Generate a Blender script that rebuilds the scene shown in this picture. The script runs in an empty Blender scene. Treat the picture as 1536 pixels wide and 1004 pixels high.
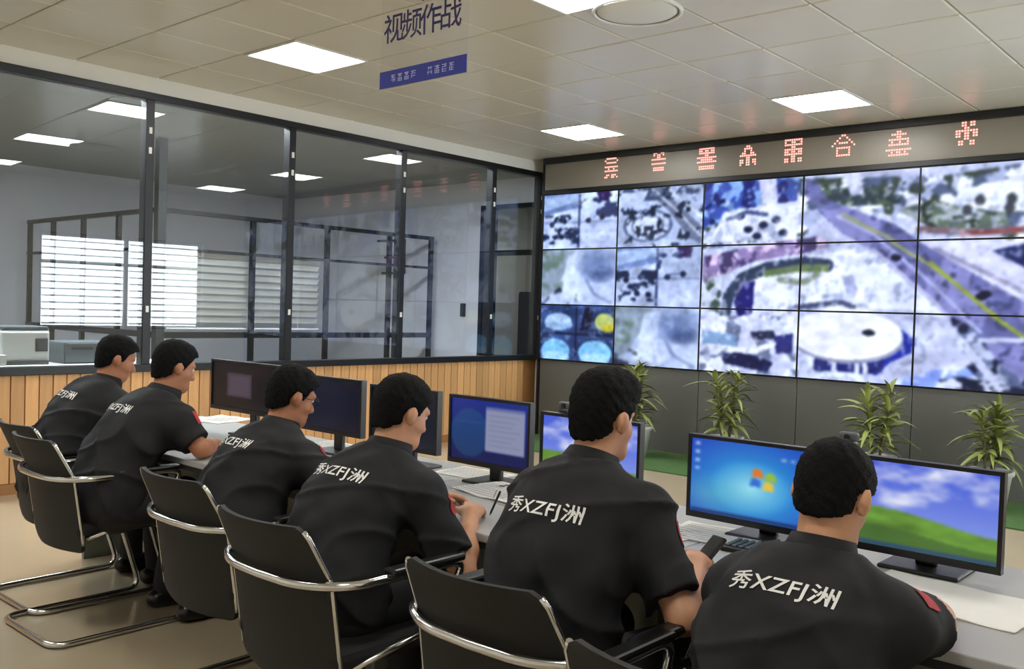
import bpy, bmesh, math, random
import numpy as np
from mathutils import Vector, Matrix
from mathutils.bvhtree import BVHTree

# ------------------------------------------------------------------ camera, world, big lights, exposure
SC = bpy.context.scene
COL = SC.collection
CAMZ = 1.46
ROT = np.array([[7.48901746e-01, 4.07832928e-02, -6.61424899e-01],
                [6.61959119e-01, 5.37304480e-04, 7.49539749e-01],
                [3.09240857e-02, -9.99167871e-01, -2.65944843e-02]])
FPX = 1395.0
cam_d = bpy.data.cameras.new('camera')
cam_d.sensor_width = 36.0
cam_d.lens = 36.0 * FPX / 1536.0
cam_d.clip_start = 0.05
cam = bpy.data.objects.new('camera', cam_d)
COL.objects.link(cam)
M4 = Matrix.Identity(4)
for i in range(3):
    M4[i][0] = ROT[i, 0]; M4[i][1] = -ROT[i, 1]; M4[i][2] = -ROT[i, 2]
M4[2][3] = CAMZ
cam.matrix_world = M4
SC.camera = cam
SC.view_settings.view_transform = 'Standard'
SC.view_settings.look = 'None'
SC.view_settings.exposure = 0.0
SC.view_settings.gamma = 1.0
SC.view_settings.use_curve_mapping = False
SC.cycles.use_denoising = True
SC.cycles.max_bounces = 10
SC.cycles.transparent_max_bounces = 16
SC.cycles.caustics_reflective = False
SC.cycles.sample_clamp_indirect = 6.0

world = bpy.data.worlds.new('daylight')
SC.world = world
world.use_nodes = True
WB = world.node_tree.nodes['Background']
WB.inputs['Color'].default_value = (0.86, 0.93, 1.0, 1)
WB.inputs['Strength'].default_value = 11.0

PANEL_GLOW = 25.0      # ceiling light panels, radiance
NEXT_GLOW = 75.0        # added fill panels of the neighbouring room, and its back-room ceiling panel


def area_light(name, loc, rot, sx, sy, power, color=(1, 1, 1)):
    d = bpy.data.lights.new(name, 'AREA')
    d.shape = 'RECTANGLE'; d.size = sx; d.size_y = sy; d.energy = power; d.color = color
    o = bpy.data.objects.new(name, d); COL.objects.link(o)
    o.location = loc; o.rotation_euler = rot
    return o


# daylight falling in through the window of the right-hand wall
area_light('window_daylight', (0.74, 6.33, 1.72), (0, math.radians(90), 0), 1.5, 2.75, 110.0, (0.93, 0.97, 1.0))

# ------------------------------------------------------------------ pixel helpers (measurements of the photograph, 1536 x 1004)
def ray(px, py):
    v = np.array([px - 768.0, py - 502.0, FPX])
    return ROT @ (v / np.linalg.norm(v))
def on_y(px, py, y):
    r = ray(px, py); r = r * y / r[1]
    return Vector((r[0], r[1], r[2] + CAMZ))

# ------------------------------------------------------------------ materials
MATS = {}
def srgb(r, g, b):
    def f(c):
        c = c / 255.0
        return c / 12.92 if c <= 0.04045 else ((c + 0.055) / 1.055) ** 2.4
    return (f(r), f(g), f(b), 1.0)

def mat(name, color, rough=0.5, metal=0.0, var=0.0, vscale=8.0, bump=0.0, bscale=60.0, spec=0.5,
        emit=0.0, stretch=(1, 1, 1), coat=0.0, trans=0.0, objvar=0.0, sheen=0.0, bdist=0.01, bdetail=4.0):
    if name in MATS:
        return MATS[name]
    m = bpy.data.materials.new(name); m.use_nodes = True
    nt = m.node_tree; N = nt.nodes; L = nt.links
    b = N['Principled BSDF']
    b.inputs['Base Color'].default_value = color
    b.inputs['Roughness'].default_value = rough
    b.inputs['Metallic'].default_value = metal
    b.inputs['Specular IOR Level'].default_value = spec
    b.inputs['Coat Weight'].default_value = coat
    b.inputs['Sheen Weight'].default_value = sheen
    if emit:
        b.inputs['Emission Color'].default_value = color
        b.inputs['Emission Strength'].default_value = emit
    src = None
    if var or bump:
        tc = N.new('ShaderNodeTexCoord'); mp = N.new('ShaderNodeMapping')
        mp.inputs['Scale'].default_value = stretch
        L.new(tc.outputs['Object'], mp.inputs['Vector'])
    if var:
        nz = N.new('ShaderNodeTexNoise'); nz.inputs['Scale'].default_value = vscale
        nz.inputs['Detail'].default_value = 5.0
        L.new(mp.outputs['Vector'], nz.inputs['Vector'])
        mx = N.new('ShaderNodeMix'); mx.data_type = 'RGBA'
        mx.inputs['A'].default_value = tuple(c * (1 - var) for c in color[:3]) + (1,)
        mx.inputs['B'].default_value = tuple(min(1, c * (1 + var)) for c in color[:3]) + (1,)
        L.new(nz.outputs['Fac'], mx.inputs['Factor'])
        src = mx.outputs['Result']
    if objvar:
        oi = N.new('ShaderNodeObjectInfo'); hv = N.new('ShaderNodeHueSaturation')
        mr = N.new('ShaderNodeMapRange')
        mr.inputs['To Min'].default_value = 1 - objvar; mr.inputs['To Max'].default_value = 1 + objvar
        L.new(oi.outputs['Random'], mr.inputs['Value']); L.new(mr.outputs['Result'], hv.inputs['Value'])
        if src: L.new(src, hv.inputs['Color'])
        else: hv.inputs['Color'].default_value = color
        src = hv.outputs['Color']
    if src: L.new(src, b.inputs['Base Color'])
    if bump:
        nb = N.new('ShaderNodeTexNoise'); nb.inputs['Scale'].default_value = bscale
        nb.inputs['Detail'].default_value = bdetail
        L.new(mp.outputs['Vector'], nb.inputs['Vector'])
        bp = N.new('ShaderNodeBump'); bp.inputs['Strength'].default_value = bump; bp.inputs['Distance'].default_value = bdist
        L.new(nb.outputs['Fac'], bp.inputs['Height']); L.new(bp.outputs['Normal'], b.inputs['Normal'])
    if trans:
        out = N['Material Output']; tl = N.new('ShaderNodeBsdfTranslucent'); ms = N.new('ShaderNodeMixShader')
        tl.inputs['Color'].default_value = color
        ms.inputs['Fac'].default_value = trans
        L.new(b.outputs['BSDF'], ms.inputs[1]); L.new(tl.outputs['BSDF'], ms.inputs[2])
        L.new(ms.outputs['Shader'], out.inputs['Surface'])
    MATS[name] = m
    return m

def emission_mat(name, color, strength):
    m = bpy.data.materials.new(name); m.use_nodes = True
    nt = m.node_tree; nt.nodes.clear()
    e = nt.nodes.new('ShaderNodeEmission'); o = nt.nodes.new('ShaderNodeOutputMaterial')
    e.inputs['Color'].default_value = color; e.inputs['Strength'].default_value = strength
    nt.links.new(e.outputs[0], o.inputs['Surface'])
    MATS[name] = m
    return m

def glass_mat(name, ior, tint, mirror=1.0):
    m = bpy.data.materials.new(name); m.use_nodes = True
    nt = m.node_tree; nt.nodes.clear(); N = nt.nodes; L = nt.links
    o = N.new('ShaderNodeOutputMaterial'); ms = N.new('ShaderNodeMixShader')
    t = N.new('ShaderNodeBsdfTransparent'); g = N.new('ShaderNodeBsdfGlossy'); f = N.new('ShaderNodeFresnel')
    t.inputs['Color'].default_value = tint
    g.inputs['Roughness'].default_value = 0.0; g.inputs['Color'].default_value = (mirror, mirror, mirror, 1)
    gm = N.new('ShaderNodeNewGeometry'); mr = N.new('ShaderNodeMapRange')
    mr.inputs['To Min'].default_value = ior; mr.inputs['To Max'].default_value = 1.0 / ior   # same reflectance from either side of the sheet
    L.new(gm.outputs['Backfacing'], mr.inputs['Value']); L.new(mr.outputs['Result'], f.inputs['IOR'])
    L.new(f.outputs[0], ms.inputs['Fac']); L.new(t.outputs[0], ms.inputs[1]); L.new(g.outputs[0], ms.inputs[2])
    L.new(ms.outputs[0], o.inputs['Surface'])
    MATS[name] = m
    return m

def screen_mat(name, strength):
    """lit display: emission taken from the mesh colour attribute, under a smooth front glass"""
    m = bpy.data.materials.new(name); m.use_nodes = True
    nt = m.node_tree; N = nt.nodes; L = nt.links
    b = N['Principled BSDF']
    a = N.new('ShaderNodeAttribute'); a.attribute_name = 'Col'
    b.inputs['Base Color'].default_value = (0.008, 0.008, 0.01, 1)
    b.inputs['Roughness'].default_value = 0.25
    b.inputs['Specular IOR Level'].default_value = 0.3
    L.new(a.outputs['Color'], b.inputs['Emission Color'])
    b.inputs['Emission Strength'].default_value = strength
    MATS[name] = m
    return m

M = {}
M['ceiling'] = mat('ceiling_tile', srgb(210, 205, 187), 0.25, var=0.03, vscale=3, objvar=0.02, spec=0.45)
M['ceiling_gap'] = mat('ceiling_gap', srgb(150, 145, 130), 0.7, var=0.05)
M['white_wall'] = mat('white_wall', srgb(240, 238, 230), 0.7, var=0.03, vscale=2, bump=0.05)
M['floor'] = mat('floor_stone', srgb(170, 155, 130), 0.16, var=0.06, vscale=4, spec=0.5)
M['next_wall'] = mat('next_room_wall', srgb(214, 219, 232), 0.7, var=0.03, vscale=2)
M['next_ceiling'] = mat('next_room_ceiling', srgb(150, 154, 156), 0.7, var=0.03, vscale=2)
M['black_metal'] = mat('black_metal', srgb(24, 26, 28), 0.38, 0.3, var=0.15, vscale=6)
M['dark_green_metal'] = mat('dark_green_metal', srgb(40, 46, 46), 0.45, 0.2, var=0.1)
M['wood'] = mat('wood_plank', srgb(206, 158, 104), 0.5, var=0.18, vscale=6, stretch=(6, 6, 0.6), objvar=0.2)
M['wood_edge'] = mat('wood_edge', srgb(150, 104, 58), 0.5, var=0.15, vscale=6)
M['glass'] = glass_mat('partition_glass', 1.5, (0.86, 0.88, 0.88, 1))
M['clear_glass'] = glass_mat('clear_glass', 1.45, (0.95, 0.96, 0.96, 1))
M['acrylic'] = glass_mat('clear_acrylic', 1.3, (0.97, 0.97, 0.98, 1))
M['wall_base'] = mat('charcoal_panel', srgb(88, 88, 84), 0.45, var=0.06, vscale=3)
M['bezel'] = mat('bezel_black', srgb(14, 16, 20), 0.4)
M['led_face'] = mat('led_face', srgb(128, 122, 112), 0.35, var=0.05, vscale=30)
M['led_red'] = emission_mat('led_red', (1.0, 0.36, 0.30, 1), 2.2)
M['lamp'] = emission_mat('lamp_diffuser', (1.0, 0.985, 0.94, 1), PANEL_GLOW)
M['lamp_fill_next'] = emission_mat('next_lamp_and_fill', (0.88, 0.94, 1.0, 1), NEXT_GLOW)  # shared by the added fill panels and the back-room ceiling panel
M['white_metal'] = mat('white_metal', srgb(225, 225, 220), 0.4)
M['chrome'] = mat('chrome', (0.72, 0.72, 0.72, 1), 0.16, 1.0)
M['mesh_back'] = mat('mesh_fabric', srgb(21, 22, 21), 0.65, var=0.2, vscale=300, bump=0.4, bscale=700)
M['seat_fabric'] = mat('seat_fabric', srgb(22, 22, 23), 0.8, var=0.2, vscale=200, bump=0.3, bscale=400)
M['arm_pad'] = mat('arm_pad', srgb(18, 18, 18), 0.35)
M['desk_top'] = mat('desk_top', srgb(176, 176, 174), 0.35, var=0.03, vscale=5)
M['desk_panel'] = mat('desk_panel', srgb(126, 130, 118), 0.5, var=0.05, vscale=4)
M['desk_edge'] = mat('desk_edge', srgb(46, 48, 46), 0.5)
M['plastic_black'] = mat('plastic_black', srgb(17, 18, 20), 0.38)
M['plastic_grey'] = mat('plastic_grey', srgb(84, 92, 96), 0.5, var=0.05)
M['plastic_light'] = mat('plastic_light', srgb(214, 216, 214), 0.45)
M['paper'] = mat('paper', srgb(232, 230, 226), 0.8, var=0.04, vscale=15)
M['paper_ink'] = mat('paper_ink', srgb(186, 186, 188), 0.8)
M['skin'] = mat('skin', srgb(204, 150, 116), 0.5, var=0.12, vscale=14, bump=0.05, bscale=250)
M['hair'] = mat('hair', srgb(10, 9, 9), 0.7, var=0.4, vscale=60, bump=0.5, bscale=160, stretch=(3, 3, 0.7), spec=0.15)
M['shirt'] = mat('uniform_cloth', srgb(29, 29, 32), 0.8, var=0.12, vscale=20, bump=0.8, bscale=8, spec=0.35, bdist=0.04, bdetail=0.8)
M['trousers'] = mat('trouser_cloth', srgb(24, 24, 27), 0.85, var=0.15, vscale=25, bump=0.2, bscale=400)
M['leather'] = mat('shoe_leather', srgb(16, 15, 15), 0.3)
M['print_white'] = mat('print_white', srgb(232, 232, 228), 0.7)
M['badge_red'] = mat('badge_red', srgb(176, 34, 44), 0.7, var=0.2, vscale=60)
M['eye_white'] = mat('eye_white', srgb(226, 222, 214), 0.3)
M['navy_print'] = mat('navy_print', srgb(48, 42, 96), 0.6)
M['band_blue'] = mat('band_blue', srgb(34, 44, 150), 0.5)
M['band_text'] = mat('band_text', srgb(190, 196, 232), 0.5)
M['leaf'] = mat('leaf_green', srgb(132, 140, 74), 0.4, var=0.3, vscale=7, objvar=0.4)
M['stem'] = mat('stem_brown', srgb(98, 92, 58), 0.7, var=0.2)
M['pot'] = mat('pot_ceramic', srgb(206, 204, 196), 0.3)
M['soil'] = mat('soil', srgb(60, 48, 38), 0.9, var=0.3, vscale=30)
M['green_mat'] = mat('green_mat', srgb(64, 96, 44), 0.9, var=0.2, vscale=20, bump=0.5, bscale=150)
M['blind'] = mat('blind_slat', srgb(236, 238, 236), 0.6, trans=0.45)
M['blue_plastic'] = mat('blue_plastic', srgb(70, 84, 170), 0.5)
M['cabinet_dark'] = mat('cabinet_dark', srgb(30, 33, 38), 0.5, var=0.1)

# ------------------------------------------------------------------ mesh helpers
class MB:
    def __init__(s):
        s.v = []; s.f = []; s.sm = []
    def quadgrid(s, rows, closed_u=False, closed_v=False, smooth=True):
        """rows: list of rings, each a list of points"""
        b = len(s.v); nr = len(rows); nc = len(rows[0])
        for r in rows: s.v.extend(tuple(p) for p in r)
        for i in range(nr if closed_u else nr - 1):
            i2 = (i + 1) % nr
            for j in range(nc if closed_v else nc - 1):
                j2 = (j + 1) % nc
                s.f.append((b + i * nc + j, b + i * nc + j2, b + i2 * nc + j2, b + i2 * nc + j)); s.sm.append(smooth)
        return b
    def box(s, lo, hi, bev=0.0):
        (x0, y0, z0), (x1, y1, z1) = lo, hi
        b = len(s.v)
        if bev <= 0:
            s.v += [(x0, y0, z0), (x1, y0, z0), (x1, y1, z0), (x0, y1, z0), (x0, y0, z1), (x1, y0, z1), (x1, y1, z1), (x0, y1, z1)]
            for q in ((0, 3, 2, 1), (4, 5, 6, 7), (0, 1, 5, 4), (1, 2, 6, 5), (2, 3, 7, 6), (3, 0, 4, 7)):
                s.f.append(tuple(b + i for i in q)); s.sm.append(False)
        else:
            bm = bmesh.new(); bmesh.ops.create_cube(bm, size=1.0)
            for v in bm.verts:
                v.co = Vector(((x0 + x1) / 2 + v.co.x * (x1 - x0), (y0 + y1) / 2 + v.co.y * (y1 - y0), (z0 + z1) / 2 + v.co.z * (z1 - z0)))
            bmesh.ops.bevel(bm, geom=list(bm.edges), offset=bev, segments=2, affect='EDGES', profile=0.5)
            s.addbm(bm); bm.free()
    def addbm(s, bm, smooth=False):
        b = len(s.v); bm.verts.index_update()
        s.v += [tuple(v.co) for v in bm.verts]
        for f in bm.faces:
            s.f.append(tuple(b + v.index for v in f.verts)); s.sm.append(smooth)
    def tube(s, pts, r, n=10, closed=False, caps=True):
        pts = [Vector(p) for p in pts]; m = len(pts)
        rr = r if isinstance(r, (list, tuple)) else [r] * m
        tang = []
        for i in range(m):
            a = pts[(i - 1) % m] if (closed or i > 0) else pts[0]
            c = pts[(i + 1) % m] if (closed or i < m - 1) else pts[-1]
            tang.append((c - a).normalized())
        up = Vector((0, 0, 1)) if abs(tang[0].z) < 0.9 else Vector((1, 0, 0))
        u = (up - tang[0] * up.dot(tang[0])).normalized()
        rows = []
        for i in range(m):
            u = (u - tang[i] * u.dot(tang[i]))
            u = u.normalized() if u.length > 1e-6 else tang[i].orthogonal().normalized()
            w = tang[i].cross(u)
            rows.append([pts[i] + (u * math.cos(2 * math.pi * k / n) + w * math.sin(2 * math.pi * k / n)) * rr[i] for k in range(n)])
        b = s.quadgrid(rows, closed_u=closed, closed_v=True)
        if caps and not closed:
            s.f.append(tuple(b + k for k in range(n - 1, -1, -1))); s.sm.append(False)
            s.f.append(tuple(b + (m - 1) * n + k for k in range(n))); s.sm.append(False)
    def lathe(s, prof, c=(0, 0, 0), n=24):
        rows = [[(c[0] + r * math.cos(2 * math.pi * k / n), c[1] + r * math.sin(2 * math.pi * k / n), c[2] + z) for k in range(n)] for r, z in prof]
        s.quadgrid(rows, closed_v=True)
    def poly(s, pts):
        b = len(s.v); s.v += [tuple(p) for p in pts]; s.f.append(tuple(range(b, b + len(pts)))); s.sm.append(False)
    def prism(s, pts, d):
        """extrude a planar polygon by the vector d"""
        d = Vector(d); n = len(pts); b = len(s.v)
        s.v += [tuple(p) for p in pts] + [tuple(Vector(p) + d) for p in pts]
        s.f.append(tuple(b + i for i in range(n - 1, -1, -1))); s.f.append(tuple(b + n + i for i in range(n)))
        s.sm += [False, False]
        for i in range(n):
            j = (i + 1) % n
            s.f.append((b + i, b + j, b + n + j, b + n + i)); s.sm.append(False)
    def mesh(s, name):
        me = bpy.data.meshes.new(name); me.from_pydata(s.v, [], s.f)
        me.polygons.foreach_set('use_smooth', s.sm)
        me.update()
        return me
    def obj(s, name, m, parent=None, loc=None, fix=True):
        me = s.mesh(name)
        if fix:
            bm = bmesh.new(); bm.from_mesh(me); bmesh.ops.recalc_face_normals(bm, faces=bm.faces); bm.to_mesh(me); bm.free()
        me.materials.append(m)
        return link(name, me, parent, loc)

def link(name, data, parent=None, loc=None):
    o = bpy.data.objects.new(name, data); COL.objects.link(o)
    if parent is not None: o.parent = parent
    if loc is not None: o.location = loc
    return o
def boxobj(name, lo, hi, m, parent=None, bev=0.0, loc=None):
    b = MB(); b.box(lo, hi, bev); return b.obj(name, m, parent, loc, fix=False)
def tag(o, label, cat, group=None):
    o['label'] = label; o['category'] = cat
    if group: o['group'] = group
    return o
def thing(name, label, cat, loc=(0, 0, 0), rz=0.0, group=None, scale=1.0):
    o = link(name, None); o.location = loc; o.rotation_euler = (0, 0, rz); o.scale = (scale,) * 3
    o.empty_display_size = 0.1
    return tag(o, label, cat, group)
def struct(o):
    o['kind'] = 'structure'; return o
def copy_tree(root, loc=None, rz=None):
    r = root.copy(); COL.objects.link(r)
    if loc is not None: r.location = loc
    if rz is not None: r.rotation_euler = (0, 0, rz)
    for ch in list(root.children):
        c = ch.copy(); COL.objects.link(c); c.parent = r
        for g in list(ch.children):
            d = g.copy(); COL.objects.link(d); d.parent = c
    return r

def rounded(pts, r, n=5):
    """round the corners of an open polyline"""
    pts = [Vector(p) for p in pts]; out = [pts[0]]
    for i in range(1, len(pts) - 1):
        a, b, c = pts[i - 1], pts[i], pts[i + 1]
        d = min(r, (a - b).length * 0.48, (c - b).length * 0.48)
        p0 = b + (a - b).normalized() * d; p1 = b + (c - b).normalized() * d
        for k in range(n + 1):
            t = k / n
            out.append(p0 * (1 - t) ** 2 + b * (2 * t * (1 - t)) + p1 * t * t)
    out.append(pts[-1])
    return out

def text_mesh(body, width=None, height=None, bold=0.0):
    """flat lettering mesh, centred, in the XY plane"""
    c = bpy.data.curves.new('lettering', 'FONT'); c.body = body; c.resolution_u = 3; c.offset = bold; c.space_character = 1.0 + bold * 5
    o = bpy.data.objects.new('lettering', c); COL.objects.link(o)
    dg = bpy.context.evaluated_depsgraph_get()
    me = bpy.data.meshes.new_from_object(o.evaluated_get(dg))
    bpy.data.objects.remove(o); bpy.data.curves.remove(c)
    n = len(me.vertices); co = np.zeros(n * 3); me.vertices.foreach_get('co', co); co = co.reshape(-1, 3)
    lo = co.min(0); hi = co.max(0); co -= (lo + hi) / 2
    sx = width / (hi[0] - lo[0]) if width else 1
    sy = height / (hi[1] - lo[1]) if height else sx
    if not width: sx = sy
    co[:, 0] *= sx; co[:, 1] *= sy
    me.vertices.foreach_set('co', co.ravel()); me.update()
    return me

# ------------------------------------------------------------------ structure
CEIL = 1.776 + CAMZ
XL, XR, YB, YF = -7.2, 0.45, -1.55, 8.6
WALL_Y = 8.4                                    # front face of the video wall
H1 = 0.897; ROW = 0.6375; PITCH = 1.06; VX0 = -6.98
H2 = H1 + 3 * ROW

struct(boxobj('floor', (-14.2, YB - 0.1, -0.1), (XR + 0.1, 11.6, 0.0), M['floor']))

ceil = struct(boxobj('ceiling', (XL - 0.05, YB - 0.1, CEIL + 0.02), (XR + 0.1, YF + 0.1, CEIL + 0.1), M['ceiling_gap']))
xl = [-7.17 + 0.61 * k for k in range(0, 13)]
yl = [5.05 + 0.66 * k for k in range(-10, 6)]
xs = [XL] + xl[1:] + [XR]; ys = yl[:-1] + [8.42]
LAMP_X = (-5.645, -3.205, -0.765); LAMP_Y = (0.76, 4.06, 7.36)
cache = {}
for i in range(len(xs) - 1):
    for j in range(len(ys) - 1):
        cx, cy = (xs[i] + xs[i + 1]) / 2, (ys[j] + ys[j + 1]) / 2
        w, d = xs[i + 1] - xs[i], ys[j + 1] - ys[j]
        if any(abs(cx - a) < 0.1 for a in LAMP_X) and any(abs(cy - b) < 0.1 for b in LAMP_Y): continue
        key = (round(w, 3), round(d, 3))
        if key not in cache:
            b = MB(); g = 0.005; e = 0.008
            x, y = w / 2 - g, d / 2 - g
            rows = [[(-x, -y, 0.018), (x, -y, 0.018), (x, y, 0.018), (-x, y, 0.018)],
                    [(-x, -y, 0.005), (x, -y, 0.005), (x, y, 0.005), (-x, y, 0.005)],
                    [(-x + e, -y + e, 0), (x - e, -y + e, 0), (x - e, y - e, 0), (-x + e, y - e, 0)]]
            b.quadgrid(rows, closed_v=True, smooth=False); b.poly(rows[2][::-1]); b.poly(rows[0])
            cache[key] = b.mesh('ceiling_tile'); cache[key].materials.append(M['ceiling'])
        link('tile', cache[key], ceil, (cx, cy, CEIL))

# ceiling light panels
lampdata = {}
def ceiling_panel(x, y, label, m, group=None, w=0.575, d=0.60, z=CEIL, frame=True):
    t = thing('ceiling_light', label, 'ceiling light', (x, y, z), group=group)
    key = (w, d, m.name)
    if key not in lampdata:
        f = MB(); o, i = 0.018, 0.0
        f.box((-w / 2 - o, -d / 2 - o, -0.006), (w / 2 + o, -d / 2, 0.03)); f.box((-w / 2 - o, d / 2, -0.006), (w / 2 + o, d / 2 + o, 0.03))
        f.box((-w / 2 - o, -d / 2, -0.006), (-w / 2, d / 2, 0.03)); f.box((w / 2, -d / 2, -0.006), (w / 2 + o, d / 2, 0.03))
        fm = f.mesh('light_frame'); fm.materials.append(M['white_metal'])
        g = MB(); g.box((-w / 2, -d / 2, -0.002), (w / 2, d / 2, 0.015)); gm = g.mesh('light_diffuser'); gm.materials.append(m)
        lampdata[key] = (fm, gm)
    link('frame', lampdata[key][0], t); link('diffuser', lampdata[key][1], t)
    return t
lamp_words = {(0, 1): 'square white ceiling light panel near the glass partition, left of the hanging sign',
              (0, 2): 'square ceiling light panel near the corner where glass partition meets the LED strip',
              (1, 2): 'square ceiling light panel above the middle of the LED strip',
              (1, 1): 'square ceiling light panel cut by the top edge beside the round disc',
              (2, 1): 'square ceiling light panel beyond the top right corner, over the window side',
              (2, 2): 'square ceiling light panel near the window end of the LED strip',
              (0, 0): 'square ceiling light panel behind the camera on the partition side',
              (1, 0): 'square ceiling light panel behind the camera, middle of its row',
              (2, 0): 'square ceiling light panel behind the camera on the window side'}
for i, x in enumerate(LAMP_X):
    for j, y in enumerate(LAMP_Y):
        ceiling_panel(x, y, lamp_words[(i, j)], M['lamp'], 'square ceiling light panels of the control room')

# round pale domed disc beside the light panel
t = thing('ceiling_disc', 'round white ceiling disc beside the light panel at the top edge', 'air vent', (-3.14, 4.58, CEIL))
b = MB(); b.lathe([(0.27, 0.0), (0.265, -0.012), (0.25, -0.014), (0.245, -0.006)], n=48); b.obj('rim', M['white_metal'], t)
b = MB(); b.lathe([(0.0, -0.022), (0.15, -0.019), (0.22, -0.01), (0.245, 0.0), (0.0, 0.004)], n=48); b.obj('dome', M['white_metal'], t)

# front wall behind the video wall, right wall with its window, back wall
struct(boxobj('wall_front', (XL, YF, 0), (XR + 0.1, YF + 0.1, CEIL + 0.05), M['white_wall']))
struct(boxobj('wall_back', (-14.2, YB - 0.1, 0), (XR + 0.1, YB, CEIL + 0.05), M['white_wall']))
WY0, WY1, WZ0, WZ1 = 5.02, 7.65, 0.96, 2.43
b = MB()
b.box((XR, YB, 0), (XR + 0.2, WY0, CEIL + 0.05)); b.box((XR, WY1, 0), (XR + 0.2, YF + 0.1, CEIL + 0.05))
b.box((XR, WY0, 0), (XR + 0.2, WY1, WZ0)); b.box((XR, WY0, WZ1), (XR + 0.2, WY1, CEIL + 0.05))
struct(b.obj('wall_right', M['white_wall'], fix=False))
win = struct(link('window_1', None)); win.location = (XR + 0.1, WY0, WZ0)
L_ = WY1 - WY0; Hh = WZ1 - WZ0
for (y0, y1, z0, z1) in ((0, L_, 0, 0.05), (0, L_, Hh - 0.05, Hh), (0, L_, 1.0, 1.05), (0, 0.05, 0.05, Hh - 0.05), (L_ - 0.05, L_, 0.05, Hh - 0.05), (L_ / 2 - 0.03, L_ / 2 + 0.03, 0.05, Hh - 0.05)):
    boxobj('frame_bar', (-0.025, y0, z0), (0.025, y1, z1), M['plastic_grey'], win)
for k in range(2):
    y0 = 0.05 + k * (L_ / 2 - 0.02)
    boxobj('pane', (-0.003, y0, 0.05), (0.003, y0 + L_ / 2 - 0.08, 1.0), M['clear_glass'], win)
    boxobj('pane', (-0.003, y0, 1.05), (0.003, y0 + L_ / 2 - 0.08, Hh - 0.05), M['clear_glass'], win)

def venetian(label, x, y0, y1, z0, z1, pitch, depth, tilt, group):
    t = thing('venetian_blind', label, 'blind', (x, (y0 + y1) / 2, z1), group=group)
    w = (y1 - y0) / 2
    boxobj('headrail', (-0.025, -w, -0.04), (0.025, w, 0.0), M['white_metal'], t)
    b = MB(); n = 4; ca, sa = math.cos(tilt), math.sin(tilt)
    for s_ in (0.0015, -0.0015):
        pass
    top, bot = [], []
    for k in range(n + 1):
        u = (k / n - 0.5) * depth; h = 0.004 * (1 - (2 * k / n - 1) ** 2)
        px, pz = u * ca - h * sa, u * sa + h * ca
        top.append((px, pz + 0.0008)); bot.append((px, pz - 0.0008))
    prof = top + bot[::-1]
    b.quadgrid([[(p[0], -w + 0.01, p[1]) for p in prof], [(p[0], w - 0.01, p[1]) for p in prof]], closed_v=True, smooth=False)
    b.poly([(p[0], -w + 0.01, p[1]) for p in prof]); b.poly([(p[0], w - 0.01, p[1]) for p in prof[::-1]])
    me = b.mesh('blind_slat'); me.materials.append(M['blind'])
    k = 0; z = -0.04 - pitch * 0.6
    while z > -(z1 - z0) + 0.03:
        link('slat', me, t, (0, 0, z)); z -= pitch
    boxobj('bottom_rail', (-0.02, -w, -(z1 - z0)), (0.02, w, -(z1 - z0) + 0.02), M['white_metal'], t)
    for yy in (-w * 0.7, 0, w * 0.7):
        boxobj('cord', (-0.0015, yy - 0.0015, -(z1 - z0)), (0.0015, yy + 0.0015, 0), M['white_metal'], t)
    return t
mid = (WY0 + WY1) / 2
venetian('white blind on the near half of the right wall window', XR + 0.03, WY0 + 0.03, mid - 0.02, WZ0 + 0.02, WZ1 - 0.02, 0.105, 0.085, math.radians(14), 'white blinds at the daylight window')
venetian('white blind on the right wall window half nearest the video wall', XR + 0.03, mid + 0.02, WY1 - 0.03, WZ0 + 0.02, WZ1 - 0.02, 0.105, 0.085, math.radians(14), 'white blinds at the daylight window')

# glass partition on plank wainscot
TOPZ, BOTZ = 3.08, 0.90
part = struct(boxobj('wall_left', (XL - 0.06, YB, TOPZ + 0.025), (XL + 0.02, YF, CEIL + 0.05), M['white_wall']))
posts = [5.02 + 1.3575 * k for k in range(-4, 3)] + [YF - 0.03]
for y in posts:
    b = MB(); b.box((XL - 0.05, y - 0.035, BOTZ + 0.03), (XL + 0.045, y + 0.035, TOPZ - 0.03), 0.004)
    po = b.obj('post', M['black_metal'], part, fix=False)
    for zz in (1.35, 2.62, 2.78):
        boxobj('clip', (XL + 0.045, y - 0.012, zz), (XL + 0.052, y + 0.012, zz + 0.05), M['white_metal'], po)
boxobj('top_rail', (XL - 0.05, YB, TOPZ - 0.03), (XL + 0.05, YF, TOPZ + 0.028), M['black_metal'], part, 0.004)
boxobj('bottom_rail', (XL - 0.05, YB, BOTZ - 0.03), (XL + 0.06, YF, BOTZ + 0.03), M['black_metal'], part, 0.004)
for a, c in zip(posts[:-1], posts[1:]):
    hl = (c - a) / 2 - 0.012
    gp = boxobj('glass_pane', (-0.005, -hl, BOTZ + 0.02), (0.005, hl, TOPZ - 0.02), M['glass'], part, loc=(XL, (a + c) / 2, 0))
    gp.rotation_euler = (0, 0, -0.05)
boxobj('plinth', (XL - 0.06, YB, 0), (XL + 0.0, YF, BOTZ - 0.03), M['wood_edge'], part)
y = YB; pm = MB(); pm.box((0, 0.0035, 0.08), (0.028, 0.0965, BOTZ - 0.032), 0.003); pm = pm.mesh('plank'); pm.materials.append(M['wood'])
while y + 0.1 <= YF - 0.19:
    link('plank', pm, part, (XL, y, 0)); y += 0.1
sk = struct(boxobj('baseboard_left', (XL, YB, 0), (XL + 0.035, YF - 0.2, 0.078), M['wood_edge']))

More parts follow.
